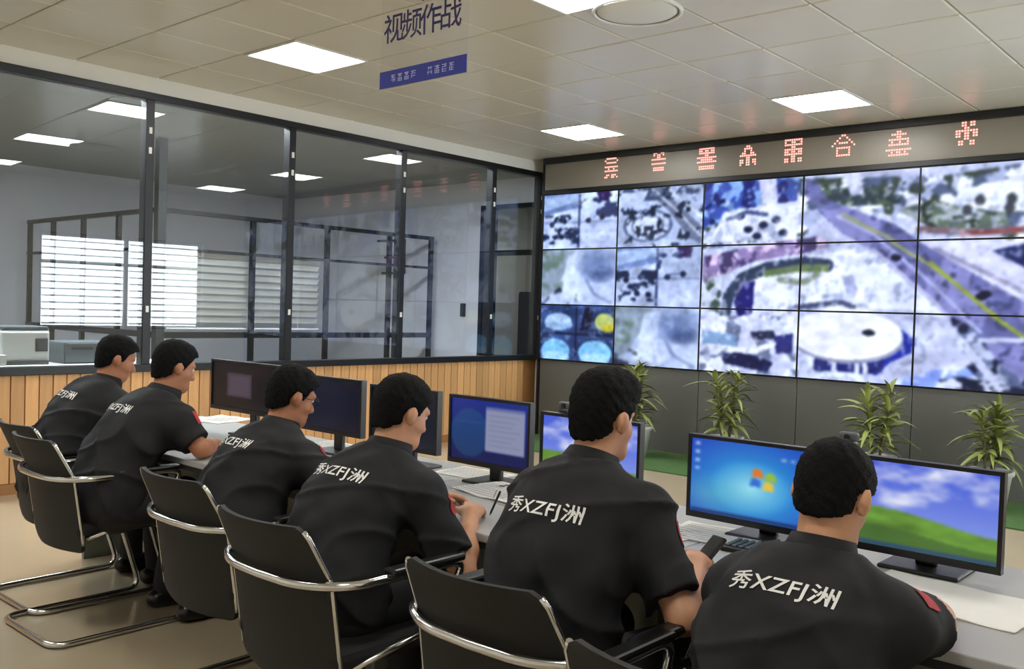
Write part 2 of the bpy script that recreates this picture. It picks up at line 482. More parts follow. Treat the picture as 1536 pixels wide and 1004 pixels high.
# ------------------------------------------------------------------ neighbouring room behind the glass
NX = -13.6; NY = 9.5
struct(boxobj('ceiling_side', (NX - 0.5, YB - 0.1, CEIL + 0.01), (XL - 0.06, 11.6, CEIL + 0.08), M['next_ceiling']))
struct(boxobj('wall_side', (NX - 0.1, YB, 0), (NX, NY, CEIL + 0.02), M['next_wall']))
b = MB()
b.box((NX - 0.1, NY, 0), (-9.0, NY + 0.1, CEIL + 0.02)); b.box((-9.0, NY, 2.9), (-7.35, NY + 0.1, CEIL + 0.02)); 
struct(b.obj('wall_end', M['next_wall'], fix=False))
b = MB(); b.box((NX, 11.4, 0), (-7.2, 11.5, CEIL + 0.02)); b.box((-9.9, NY + 0.1, 0), (-9.8, 11.4, CEIL + 0.02)); b.box((-7.35, YF + 0.1, 0), (-7.2, 11.4, CEIL + 0.02))
struct(b.obj('wall_alcove', mat('alcove_wall', srgb(150, 148, 138), 0.7, var=0.04), fix=False))
ds = struct(link('door_1', None)); ds.location = (-9.0, NY - 0.04, 0)
for lo, hi in (((0, 0, 0), (0.06, 0.1, 2.9)), ((0.17, 0, 0), (0.24, 0.1, 2.9)), ((0.06, 0.0, 2.84), (1.65, 0.1, 2.9)), ((0.24, 0.0, 2.2), (1.65, 0.1, 2.27)), ((1.59, 0, 0), (1.65, 0.1, 2.84))):
    boxobj('frame_bar', lo, hi, M['black_metal'], ds)
boxobj('pane', (0.24, 0.045, 2.27), (1.59, 0.055, 2.84), M['clear_glass'], ds)
boxobj('pane', (0.06, 0.045, 0.0), (0.17, 0.055, 2.84), M['clear_glass'], ds)
t = thing('storage_cabinet', 'tall dark cabinet in the doorway behind the last glass pane', 'cabinet', (-8.05, 10.0, 0))
boxobj('body', (-0.66, 0, 0), (0.66, 0.45, 1.72), M['cabinet_dark'], t, 0.006)
for s_ in (-1, 1):
    d = boxobj('door', (0.005 if s_ > 0 else -0.655, -0.02, 0.06), (0.655 if s_ > 0 else -0.005, 0.0, 1.70), M['cabinet_dark'], t, 0.004)
    boxobj('handle', (s_ * 0.05 - 0.008, -0.035, 0.8), (s_ * 0.05 + 0.008, -0.02, 1.0), M['chrome'], d)
ceiling_panel(-8.2, 10.35, 'small ceiling light panel in the back room beyond the doorway', M['lamp_fill_next'], w=0.5, d=0.35)

# black framed glazed screen with a corner post
scr = thing('glazed_screen', 'black framed glazed screen with corner post in the next room', 'partition', (-9.84, 5.17, 0))
b = MB(); b.box((-0.05, -0.05, 0), (0.05, 0.05, CEIL + 0.005), 0.004); b.obj('corner_post', M['dark_green_metal'], scr, fix=False)
for yy in (1.19, 2.30, 3.36, 4.15):
    boxobj('post', (-0.025, yy - 0.03, 0), (0.025, yy + 0.03, 2.43), M['black_metal'], scr)
for xx in (-0.98, -1.92, -2.81, -3.56):
    boxobj('post', (xx - 0.03, -0.025, 0), (xx + 0.03, 0.025, 2.43), M['black_metal'], scr)
for z0, z1 in ((2.43, 2.48), (2.01, 2.045), (1.02, 1.09)):
    boxobj('rail', (-0.03, 0.05, z0), (0.03, 4.18, z1), M['black_metal'], scr)
    boxobj('rail', (-3.6, -0.03, z0), (-0.05, 0.03, z1), M['black_metal'], scr)
venetian('dim grey-white blind behind the glazed screen in the next room', -9.93, 5.3, 7.42, 1.12, 2.0, 0.085, 0.07, math.radians(55), 'blinds in the next room')
t = thing('wall_bracket', 'thin black rectangular bracket frame on the next room wall', 'bracket', (-10.9, NY, 1.95))
for lo, hi in (((-0.32, -0.03, 0.50), (0.32, 0, 0.53)), ((0.29, -0.03, 0.03), (0.32, 0, 0.50)), ((-0.2, -0.03, 0.0), (0.32, 0, 0.03)), ((-0.12, -0.05, 0.24), (0.28, -0.03, 0.27))):
    boxobj('bar', lo, hi, M['black_metal'], t)
t = thing('wall_phone', 'small dark wall phone on the pale wall behind the glass', 'phone', (-9.32, NY, 1.34))
boxobj('cradle', (-0.045, -0.03, 0), (0.045, 0, 0.19), M['plastic_black'], t, 0.008)
boxobj('handset', (-0.02, -0.055, 0.01), (0.02, -0.03, 0.18), M['plastic_black'], t, 0.008)
for k, yy in enumerate((1.4, 3.1, 4.8, 6.5)):  # fill panels added out of sight behind the header to brighten this room
    ceiling_panel(-7.62, yy, 'added long fill light hidden just behind the glass partition, %s from the camera' % ['nearest', 'second', 'third', 'farthest'][k], M['lamp_fill_next'], 'added long fill lights behind the glass', w=0.42, d=1.2)

# counter with office machines behind the glass
t = thing('side_counter', 'pale counter behind the left end of the glass partition', 'counter', (-7.62, 2.7, 0))
boxobj('body', (-0.3, -1.6, 0), (0.3, 1.3, 0.90), M['desk_panel'], t)
boxobj('worktop', (-0.33, -1.62, 0.90), (0.33, 1.32, 0.93), M['plastic_light'], t, 0.005)
t = thing('desktop_printer', 'light grey desktop printer on the counter behind the glass', 'printer', (-7.6, 2.86, 0.93))
boxobj('body', (-0.19, -0.2, 0.02), (0.19, 0.16, 0.26), M['plastic_light'], t, 0.02)
boxobj('control_panel', (0.185, 0.05, 0.1), (0.2, 0.14, 0.2), M['plastic_black'], t, 0.004)
boxobj('paper_tray', (-0.16, -0.18, 0.0), (0.22, 0.14, 0.03), M['plastic_black'], t, 0.004)
boxobj('scanner_lid', (-0.18, -0.19, 0.26), (0.18, 0.15, 0.29), M['plastic_grey'], t, 0.008)
t = thing('desktop_computer', 'dark grey computer case lying on the counter behind the glass', 'computer', (-7.6, 3.32, 0.93))
boxobj('case', (-0.2, -0.2, 0.0), (0.2, 0.2, 0.17), M['plastic_grey'], t, 0.01)
boxobj('front_panel', (0.2, -0.19, 0.01), (0.212, 0.19, 0.16), M['plastic_grey'], t, 0.004)
boxobj('drive_slot', (0.212, -0.15, 0.11), (0.214, 0.02, 0.13), M['plastic_black'], t)
t = thing('paper_ream', 'white stack of paper on the counter beside the printer', 'paper', (-7.42, 2.52, 0.93))
for k in range(4): boxobj('sheet_bundle', (-0.1, -0.15 + 0.004 * (k % 2), 0.02 * k), (0.1, 0.15 + 0.004 * (k % 2), 0.02 * k + 0.019), M['paper'], t)
t = thing('file_box', 'small blue file box at the left edge on the counter', 'box', (-7.7, 2.56, 0.93))
boxobj('body', (-0.1, -0.06, 0), (0.1, 0.06, 0.2), M['blue_plastic'], t, 0.006)
boxobj('label_plate', (0.1, -0.03, 0.08), (0.102, 0.03, 0.15), M['paper'], t)

# ------------------------------------------------------------------ pictures shown on the displays (computed per vertex)
def vnoise(x, y, seed=0):
    xi = np.floor(x).astype(np.int64); yi = np.floor(y).astype(np.int64)
    fx = x - xi; fy = y - yi; fx = fx * fx * (3 - 2 * fx); fy = fy * fy * (3 - 2 * fy)
    def h(a, b):
        n = (a * 374761393 + b * 668265263 + seed * 974711) & 0xffffffff
        n = ((n ^ (n >> 13)) * 1274126177) & 0xffffffff
        return ((n ^ (n >> 16)) & 0xffff) / 65535.0
    return (h(xi, yi) * (1 - fx) + h(xi + 1, yi) * fx) * (1 - fy) + (h(xi, yi + 1) * (1 - fx) + h(xi + 1, yi + 1) * fx) * fy
def fbm(x, y, seed=0, o=4):
    s = 0; a = 0.5
    for k in range(o):
        s = s + a * vnoise(x * 2 ** k, y * 2 ** k, seed + k); a *= 0.5
    return s / (1 - 0.5 ** o)

def _edge(ax, i):
    def f(c):
        m = np.zeros(c.shape[:2] + (1,)); sl = [slice(None)] * 3; sl[ax] = i; m[tuple(sl)] = 1
        return m
    return f
EDGE = {0: (_edge(0, 0), _edge(0, -1)), 1: (_edge(1, 0), _edge(1, -1))}

class Paint:
    def __init__(s, U, V, base):
        s.U, s.V = U, V
        s.C = np.ones(U.shape + (3,)) * (np.array(base) / 255.0)
    def put(s, m, col, a=1.0):
        m = (m.astype(float) * a)[..., None]
        s.C = s.C * (1 - m) + (np.array(col) / 255.0) * m
    def poly(s, pts, col, a=1.0):
        m = np.zeros(s.U.shape, bool); n = len(pts)
        for i in range(n):
            (x0, y0), (x1, y1) = pts[i], pts[(i + 1) % n]
            if y0 == y1: continue
            c = ((s.V > y0) != (s.V > y1)) & (s.U < (x1 - x0) * (s.V - y0) / (y1 - y0) + x0)
            m ^= c
        s.put(m, col, a); return m
    def ell(s, cx, cy, rx, ry, col, a=1.0):
        s.put(((s.U - cx) / rx) ** 2 + ((s.V - cy) / ry) ** 2 < 1, col, a)
    def rect(s, x0, x1, y0, y1, col, a=1.0):
        s.put((s.U > x0) & (s.U < x1) & (s.V > y0) & (s.V < y1), col, a)
    def line(s, pts, w, col, a=1.0):
        for (x0, y0), (x1, y1) in zip(pts[:-1], pts[1:]):
            dx, dy = x1 - x0, y1 - y0; q = dx * dx + dy * dy
            t = np.clip(((s.U - x0) * dx + (s.V - y0) * dy) / q, 0, 1)
            s.put(np.hypot(s.U - x0 - t * dx, s.V - y0 - t * dy) < w, col, a)
    def speck(s, mask, scale, th, col, seed, a=1.0):
        s.put(mask & (fbm(s.U * scale, s.V * scale, seed, 3) > th), col, a)
    def linear(s, soft=2):
        c = np.clip(s.C, 0, 1)
        for _ in range(soft):
            for ax in (0, 1):
                c = (c + np.roll(c, 1, ax) * (1 - EDGE[ax][0](c)) + c * EDGE[ax][0](c) + np.roll(c, -1, ax) * (1 - EDGE[ax][1](c)) + c * EDGE[ax][1](c)) / 3
        return np.where(c <= 0.04045, c / 12.92, ((c + 0.055) / 1.055) ** 2.4)

def screen_mesh(name, w, h, nu, nv, painter, m):
    """flat grid in the XZ plane facing -Y, lower left corner at the origin, coloured by painter(u,v) in 0..1"""
    u = np.linspace(0, 1, nu); v = np.linspace(0, 1, nv)
    U, V = np.meshgrid(u, v)
    col = painter(U, V)
    me = bpy.data.meshes.new(name)
    co = np.stack([U * w, np.zeros_like(U), V * h], -1).reshape(-1, 3)
    idx = np.arange(nu * nv).reshape(nv, nu)
    q = np.stack([idx[:-1, :-1], idx[:-1, 1:], idx[1:, 1:], idx[1:, :-1]], -1).reshape(-1, 4)
    me.vertices.add(len(co)); me.vertices.foreach_set('co', co.ravel())
    me.loops.add(q.size); me.loops.foreach_set('vertex_index', q.ravel().astype(np.int32))
    me.polygons.add(len(q)); me.polygons.foreach_set('loop_start', np.arange(0, q.size, 4, dtype=np.int32))
    me.update(calc_edges=True)
    a = me.color_attributes.new('Col', 'FLOAT_COLOR', 'POINT')
    a.data.foreach_set('color', np.concatenate([col.reshape(-1, 3), np.ones((nu * nv, 1))], 1).ravel())
    me.materials.append(m)
    return me

def P(px, py):           # photograph position of a picture detail -> place on the video wall plane
    p = on_y(px, py, WALL_Y); return (p.x, p.z)
def PP(*a): return [P(*q) for q in a]

def paint_aerial(X, Z):
    p = Paint(X, Z, (206, 210, 230))
    n = fbm(X * 2.2, Z * 3.2, 5); n2 = fbm(X * 9, Z * 12, 9)
    p.C *= (0.80 + 0.36 * n)[..., None]
    allm = np.ones(X.shape, bool)
    # old town blocks and trees over the upper right
    far = p.poly(PP((1053, 270), (1420, 262), (1700, 215), (1700, 395), (1536, 362), (1440, 345), (1330, 322), (1250, 300), (1200, 360), (1053, 372)), (176, 184, 206))
    p.speck(far, 7, 0.50, (92, 104, 128), 21); p.speck(far, 10, 0.55, (236, 238, 244), 22); p.speck(far, 8, 0.60, (70, 84, 74), 23)
    up = p.poly(PP((1053, 270), (1200, 262), (1195, 312), (1130, 318), (1060, 340), (1053, 345)), (74, 96, 168))
    p.speck(up, 8, 0.52, (142, 176, 220), 31); p.speck(up, 6, 0.60, (40, 50, 110), 32)
    p.poly(PP((1138, 268), (1165, 266), (1168, 318), (1145, 318)), (214, 214, 228))
    p.poly(PP((1085, 318), (1200, 300), (1196, 360), (1060, 365), (1075, 340)), (222, 226, 240))
    for q in ((1110, 325), (1122, 345), (1145, 338), (1165, 330), (1135, 355), (1175, 350)): p.ell(*P(*q), 0.05, 0.035, (44, 52, 80))
    p.line(PP((1090, 330), (1120, 318), (1150, 322)), 0.02, (80, 92, 130))
    g = p.poly(PP((1225, 285), (1290, 278), (1352, 296), (1350, 306), (1270, 310), (1230, 300)), (60, 76, 80)); p.speck(g, 14, 0.55, (96, 116, 92), 41)
    p.poly(PP((1268, 268), (1292, 264), (1296, 290), (1276, 294)), (206, 210, 220))
    g = p.poly(PP((1345, 315), (1400, 300), (1470, 318), (1520, 335), (1470, 352), (1400, 345)), (104, 118, 100)); p.speck(g, 10, 0.52, (168, 176, 176), 43); p.speck(g, 14, 0.6, (54, 66, 56), 44)
    p.poly(PP((1436, 285), (1600, 248), (1600, 318), (1490, 318), (1434, 305)), (232, 236, 244))
    for q in ((1470, 300), (1515, 312), (1518, 298), (1450, 316)): p.ell(*P(*q), 0.04, 0.05, (70, 74, 82))
    p.line(PP((1380, 345), (1460, 350), (1600, 342)), 0.03, (134, 112, 118)); p.line(PP((1440, 352), (1530, 346)), 0.022, (140, 84, 84))
    # white bank beside the motorway and dark roof
    p.poly(PP((1380, 362), (1490, 360), (1600, 350), (1600, 480), (1536, 452), (1440, 400)), (216, 216, 236))
    p.poly(PP((1488, 375), (1600, 350), (1600, 420), (1540, 402)), (40, 52, 98))
    p.line(PP((1400, 372), (1470, 405), (1600, 470)), 0.02, (160, 156, 176))
    # motorway
    road = p.poly(PP((1206, 268), (1222, 268), (1240, 298), (1290, 318), (1345, 338), (1385, 366), (1440, 398), (1490, 428), (1536, 452), (1640, 505), (1640, 640), (1536, 590), (1500, 552), (1450, 512), (1400, 455), (1360, 418), (1310, 374), (1262, 352), (1228, 318), (1206, 292)), (112, 114, 156))
    p.speck(road, 5, 0.52, (142, 142, 184), 51); p.speck(road, 16, 0.66, (84, 88, 122), 52)
    p.line(PP((1255, 325), (1310, 352), (1352, 385), (1400, 430), (1470, 498)), 0.014, (176, 178, 206))
    p.line(PP((1262, 322), (1330, 356), (1380, 388), (1430, 424), (1480, 466), (1536, 505), (1620, 560)), 0.014, (160, 166, 116))
    p.line(PP((1395, 394), (1430, 424), (1480, 466), (1536, 505)), 0.016, (158, 168, 78))
    p.line(PP((1310, 374), (1360, 418), (1400, 455), (1450, 512), (1500, 552)), 0.02, (188, 188, 210))
    for q in ((1345, 386), (1472, 446), (1478, 442)): p.ell(*P(*q), 0.05, 0.03, (30, 34, 56))
    # pink avenue on the left of the motorway
    av = p.poly(PP((1053, 385), (1110, 372), (1225, 356), (1245, 366), (1210, 378), (1130, 392), (1075, 415), (1053, 420)), (150, 132, 168)); p.speck(av, 12, 0.55, (214, 190, 210), 55); p.speck(av, 10, 0.58, (84, 74, 110), 56)
    # plaza with curved planting
    p.poly(PP((1130, 398), (1300, 368), (1420, 478), (1360, 466), (1195, 464), (1130, 470), (1105, 440)), (224, 228, 244))
    p.line(PP((1085, 480), (1092, 445), (1112, 418), (1150, 402), (1205, 394), (1240, 398)), 0.06, (64, 76, 96))
    p.line(PP((1150, 410), (1200, 402), (1238, 402)), 0.035, (120, 138, 96))
    p.line(PP((1170, 420), (1205, 424), (1225, 412)), 0.03, (150, 160, 140))
    p.poly(PP((1112, 424), (1132, 422), (1128, 470), (1108, 478), (1100, 455)), (46, 44, 116))
    gb = p.poly(PP((1053, 420), (1082, 416), (1078, 468), (1053, 470)), (78, 94, 84)); p.speck(gb, 9, 0.5, (200, 206, 216), 61)
    p.poly(PP((1262, 415), (1280, 412), (1287, 440), (1270, 442)), (168, 172, 196))
    p.line(PP((1195, 462), (1230, 458), (1262, 455), (1280, 462)), 0.025, (86, 92, 120))
    # oval hall and its shadow
    p.poly(PP((1318, 485), (1350, 492), (1372, 508), (1368, 530), (1335, 545), (1315, 565), (1300, 560), (1300, 520)), (46, 60, 156))
    p.poly(PP((1222, 530), (1330, 528), (1322, 560), (1240, 566), (1218, 555)), (44, 50, 110))
    for q in ((1215, 548), (1250, 552), (1285, 552), (1297, 548)): p.poly(PP((q[0] - 5, q[1] - 18), (q[0] + 3, q[1] - 18), (q[0] + 5, q[1] + 18), (q[0] - 3, q[1] + 18)), (222, 226, 238))
    p.line(PP((1205, 566), (1240, 562), (1285, 566)), 0.03, (216, 222, 236))
    c = P(1266, 502); p.ell(c[0] + 0.01, c[1] - 0.035, 0.53, 0.235, (150, 152, 170)); p.ell(c[0], c[1], 0.53, 0.235, (240, 240, 246))
    p.ell(*P(1303, 499), 0.06, 0.03, (40, 46, 62))
    # low blocks bottom left
    lb = p.poly(PP((1048, 472), (1195, 474), (1195, 566), (1048, 558)), (204, 208, 226))
    p.speck(lb, 6, 0.55, (120, 128, 150), 71); p.speck(lb, 8, 0.60, (232, 236, 244), 72)
    p.poly(PP((1052, 495), (1105, 502), (1104, 522), (1052, 516)), (140, 168, 196))
    p.poly(PP((1080, 532), (1115, 528), (1160, 545), (1150, 560), (1085, 546)), (40, 46, 84)); p.poly(PP((1125, 498), (1160, 495), (1165, 508), (1130, 510)), (52, 58, 84))
    p.poly(PP((1160, 505), (1190, 500), (1190, 530), (1165, 532)), (58, 62, 120)); p.line(PP((1060, 520), (1130, 528), (1160, 516)), 0.03, (238, 240, 246))
    # car park bottom right
    cp = p.poly(PP((1418, 470), (1460, 490), (1500, 548), (1640, 640), (1420, 640), (1440, 560), (1460, 540)), (112, 120, 148))
    p.speck(cp, 14, 0.5, (190, 196, 214), 81); p.speck(cp, 12, 0.54, (44, 50, 74), 82)
    p.line(PP((1430, 500), (1480, 560), (1510, 590)), 0.035, (212, 216, 232)); p.line(PP((1470, 510), (1536, 510)), 0.02, (196, 200, 214))
    sh = p.poly(PP((1340, 575), (1400, 556), (1450, 552), (1470, 572), (1440, 590), (1350, 590)), (150, 170, 232)); p.speck(sh, 9, 0.5, (214, 222, 246), 83)
    b = p.poly(PP((1405, 572), (1440, 566), (1536, 585), (1640, 600), (1640, 640), (1400, 585)), (50, 54, 74)); p.speck(b, 14, 0.55, (210, 214, 226), 84)
    # beyond the right edge of the photograph: more blocks
    ff = X > -1.45
    p.speck(ff, 4, 0.52, (120, 130, 160), 91); p.speck(ff, 6, 0.56, (228, 230, 240), 92); p.speck(ff, 5, 0.62, (70, 84, 78), 93)
    p.C *= (0.82 + 0.34 * n2)[..., None]
    c = P(1266, 502); bare = ~road & (((X - c[0]) / 0.55) ** 2 + ((Z - c[1]) / 0.26) ** 2 > 1)
    p.speck(bare, 22, 0.66, (96, 104, 132), 101, 0.28); p.speck(bare, 17, 0.67, (246, 248, 252), 102, 0.4); p.speck(bare, 9, 0.71, (70, 80, 104), 103, 0.3)
    p.C = np.clip((p.C - 0.5) * 1.22 + 0.46, 0.02, 1) * np.array([0.95, 0.98, 1.07])
    return p.linear()

def paint_camera(kind, seed):
    def f(U, V):
        X, Z = U * 1.06, V * 0.6375
        p = Paint(U, V, (196, 202, 222)); full = np.ones(U.shape, bool)
        if kind == 'quad':
            p.C *= (0.74 + 0.5 * fbm(X * 4, Z * 5, seed))[..., None]
            p.poly([(0, .62), (.48, .74), (.48, 1), (0, 1)], (126, 142, 178)); p.poly([(0, .7), (.48, .86), (.48, 1), (0, .96)], (176, 190, 214))
            p.speck((V < .62) & (V > .08) & (U < .5), 9, .56, (52, 62, 88), seed + 3); p.speck((V > .55) & (U > .5), 8, .57, (70, 78, 112), seed + 4)
            p.poly([(.72, 1), (.9, 1), (.88, .82), (.76, .85)], (70, 56, 96))
            for c in ((.12, .45), (.26, .22), (.4, .2), (.3, .5), (.62, .5), (.8, .55)): p.ell(c[0], c[1], .035, .05, (46, 54, 78))
            p.poly([(.52, 0), (1, 0), (1, .4), (.52, .44)], (206, 210, 232), .7)
            p.rect(.485, .505, 0, 1, (40, 50, 88), .8); p.rect(0, 1, .47, .49, (60, 70, 100), .6)
        elif kind == 'ring':
            p.C *= (0.78 + 0.4 * fbm(X * 3, Z * 4, seed))[..., None]
            p.poly([(.3, 1), (.5, 1), (1, .3), (1, .02), (.86, .12), (.62, .58)], (124, 128, 146))
            p.line([(.4, 1), (.7, .6), (.98, .16)], .015, (196, 198, 206)); p.line([(.55, 1), (.8, .7), (1, .45)], .02, (226, 228, 234))
            for rr, c in ((.30, (112, 120, 146)), (.26, (206, 210, 224)), (.2, (128, 136, 160)), (.17, (222, 224, 236))):
                p.ell(.36, .36, rr, rr * .95, c)
            p.speck((V > .78), 9, .5, (84, 96, 118), seed + 2); p.speck(full, 12, .66, (54, 62, 80), seed + 5)
            p.poly([(.02, .7), (.3, .78), (.36, .96), (.02, .95)], (206, 210, 224))
        elif kind == 'fog':
            g = fbm(X * 2.2, Z * 3, seed); p.C *= (0.72 + 0.5 * g)[..., None]
            p.poly([(0, .1), (.16, .2), (.34, .62), (.46, 1), (0, 1)], (140, 150, 152), .7)
            p.poly([(.24, .1), (.36, .9), (.56, .96), (.52, .3), (.6, .05)], (226, 230, 240), .75)
            [p.ell(.75, .72 - q * .3, .30 - q, .34 - q, (104, 120, 154), .22) for q in (0, .05, .1, .14, .18)]; [p.ell(.82, .55, .18 - q, .16 - q, (76, 90, 124), .3) for q in (0, .05, .09)]
            p.line([(.62, .45), (.72, .2), (.95, .04)], .02, (142, 150, 176)); p.speck((V < .3) & (U < .5), 8, .56, (66, 72, 84), seed + 7)
            p.speck((V > .3) & (U < .3), 7, .58, (112, 130, 104), seed + 9, .6)
        else:
            p.C[:] = np.array((70, 86, 122)) / 255.0; p.C *= (0.6 + 0.8 * fbm(X * 5, Z * 6, seed))[..., None]
            p.ell(.25, .70, .19, .16, (186, 206, 222)); p.poly([(.08, .58), (.42, .58), (.46, .68), (.05, .68)], (150, 176, 200), .8)
            p.poly([(.55, .55), (.62, .98), (.72, .98), (.7, .6)], (34, 38, 62)); p.ell(.88, .72, .13, .16, (196, 200, 120)); p.ell(.93, .62, .08, .08, (214, 196, 70))
            p.ell(.22, .16, .2, .22, (142, 196, 222)); p.ell(.76, .16, .22, .22, (148, 200, 226)); p.ell(.22, .05, .2, .1, (196, 226, 240), .7); p.ell(.76, .05, .2, .1, (196, 226, 240), .7)
            p.rect(.49, .51, 0, 1, (30, 36, 60)); p.rect(0, 1, .475, .5, (30, 36, 60))
        p.speck(full, 20, .65, (84, 94, 122), seed + 21, .2); p.speck(full, 16, .66, (236, 240, 248), seed + 22, .25)
        p.C *= (0.84 + 0.3 * fbm(X * 11, Z * 13, seed + 23))[..., None]
        p.C = np.clip((p.C - 0.5) * 1.25 + 0.44, 0.02, 1) * np.array([0.92, 0.98, 1.08])
        return p.linear(4 if kind == 'fog' else 2)
    return f

# ------------------------------------------------------------------ video wall
M['wall_screen'] = screen_mat('video_wall_screen', 1.12)
low = struct(link('wall_video_base', None)); low.location = (VX0, WALL_Y, 0)
for k in range(7):
    b = MB(); b.box((k * PITCH + 0.003, 0.02, 0.0), ((k + 1) * PITCH - 0.003, 0.19, H1 - 0.006), 0.003)
    b.obj('panel', M['wall_base'], low, fix=False)
boxobj('side_panel', (-0.03, 0.0, 0.0), (-0.002, 0.2, CEIL), M['bezel'], low)
boxobj('cabinet_back', (0.0, 0.14, H1 - 0.003), (7 * PITCH, 0.195, CEIL - 0.02), M['bezel'], low)
boxobj('head_rail', (0.0, -0.03, 3.165), (7 * PITCH, 0.15, CEIL - 0.003), M['bezel'], low, 0.003)
colw = ['first', 'second', 'third', 'fourth', 'fifth', 'sixth', 'seventh']
roww = ['bottom', 'middle', 'top']
bz = 0.008
fr = MB()
for lo, hi in (((0.001, -0.004, 0.001), (PITCH - 0.001, 0.05, bz)), ((0.001, -0.004, ROW - bz), (PITCH - 0.001, 0.05, ROW - 0.001)),
               ((0.001, -0.004, bz), (bz, 0.05, ROW - bz)), ((PITCH - bz, -0.004, bz), (PITCH - 0.001, 0.05, ROW - bz)),
               ((bz, 0.01, bz), (PITCH - bz, 0.13, ROW - bz))):
    fr.box(lo, hi)
fr = fr.mesh('display_housing'); fr.materials.append(M['bezel'])
KIND = {(0, 2): ('quad', 'four small street pictures'), (1, 2): ('ring', 'a ring-shaped plaza beside a road'), (0, 1): ('fog', 'a pale foggy slope'),
        (1, 1): ('quad', 'four small street pictures'), (0, 0): ('mix', 'four dark pictures with a yellow patch'), (1, 0): ('fog', 'a pale foggy slope')}
AER = {(2, 2): 'blue roofs and a white court', (3, 2): 'the far bend of the motorway', (4, 2): 'old town blocks and a white roof',
       (2, 1): 'a curved planted plaza', (3, 1): 'a white square beside the motorway', (4, 1): 'the motorway with yellow line',
       (2, 0): 'low white blocks', (3, 0): 'the white oval hall', (4, 0): 'the crowded car park'}
for c in range(7):
    for r in range(3):
        x0 = VX0 + c * PITCH; z0 = H1 + r * ROW
        what = KIND.get((c, r), (0, AER.get((c, r), 'city blocks')))[1]
        t = thing('video_display', 'display in %s row, %s from the glass, showing %s' % (roww[r], colw[c], what), 'display', (x0, WALL_Y, z0), group='displays of the video wall')
        link('housing', fr, t)
        if (c, r) in KIND:
            pf = paint_camera(KIND[(c, r)][0], 3 + c * 7 + r * 13)
        else:
            pf = lambda U, V, x0=x0, z0=z0: paint_aerial(x0 + U * PITCH, z0 + V * ROW)
        me = screen_mesh('display_screen', PITCH - 2 * bz, ROW - 2 * bz, 112, 68, pf, M['wall_screen'])
        link('screen', me, t, (bz, 0.004, bz))

# LED message strip above the displays
LZ0, LZ1 = 2.862, 3.165
led = thing('led_message_strip', 'long grey LED message strip with faint red characters above the video wall', 'LED sign', (VX0, WALL_Y, LZ0))
boxobj('face', (0.01, 0.0, 0.0), (7 * PITCH - 0.01, 0.12, LZ1 - LZ0 - 0.001), M['led_face'], led)
boxobj('lower_rail', (0.0, -0.02, -0.05), (7 * PITCH, 0.12, -0.001), M['bezel'], led, 0.003)
GL = [["..######..", ".#......#.", "..######..", "..........", ".########.", "...#..#...", ".########.", "..........", "..##.###..", ".##..##.#."],
      ["..##..##..", "..#.##.#..", "....##....", ".########.", "..........", ".########.", "..........", "..######..", "..######..", ".........."],
      [".########.", ".##.##.##.", ".########.", "....##....", "##########", "..######..", "##########", "..........", ".########.", ".########."],
      ["....##....", "...####...", "...#..#...", "..##..##..", ".########.", "....##....", ".##.##.##.", ".##.##.##.", ".#..##..#.", ".........."],
      [".########.", ".#..##..#.", ".########.", "....##....", ".########.", ".##.##.##.", ".########.", "....##....", ".##.##.##.", ".##.##.##."],
      ["....##....", "...#..#...", "..#....#..", ".#.####.#.", "#........#", "..######..", "..#....#..", "..#....#..", "..######..", ".........."],
      ["....##....", "..######..", "....##....", ".########.", "..#..#..#.", ".########.", "..........", "##########", "..#.##.#..", ".########."],
      ["...##.##..", "...##.##..", "....##....", ".########.", ".##.##.##.", ".##.##.##.", "....##....", "..##..##..", "..##..##..", ".........."]]
for g, (px, py) in zip(GL, ((917, 252), (988, 244), (1060, 238), (1122, 235), (1190, 226), (1265, 220), (1348, 215), (1450, 202))):
    q = on_y(px, py, WALL_Y); b = MB(); s_ = 0.0225
    for rr, row in enumerate(g):
        for cc, ch in enumerate(row):
            if ch == '#':
                x = q.x - VX0 + (cc - 4.5) * s_; z = q.z - LZ0 - (rr - 4.5) * s_
                b.box((x - 0.0075, -0.004, z - 0.0075), (x + 0.0075, 0.0, z + 0.0075))
    b.obj('lettering', M['led_red'], led, fix=False)

# green strip with potted plants along the foot of the video wall
struct(boxobj('trim_green_strip', (-6.95, 7.35, 0.0), (XR - 0.02, WALL_Y + 0.02, 0.012), M['green_mat']))
def leaf_mesh(L, w, droop, seed):
    b = MB(); n = 6; rows = []
    for i in range(n + 1):
        t = i / n; x = L * (t - 0.12 * t * t); z = -droop * L * t * t + 0.18 * L * t
        ww = w * (math.sin(math.pi * min(1, 0.12 + 0.88 * t)) ** 0.8 if t < 1 else 0.02)
        rows.append([(x, -ww, z + ww * 0.45), (x, 0, z), (x, ww, z + ww * 0.45)])
    b.quadgrid(rows)
    me = b.mesh('leaf'); me.materials.append(M['leaf']); return me
LEAVES = [leaf_mesh(0.34, 0.026, 0.55, 1), leaf_mesh(0.28, 0.03, 0.3, 2), leaf_mesh(0.38, 0.022, 0.8, 3), leaf_mesh(0.22, 0.026, 0.15, 4)]
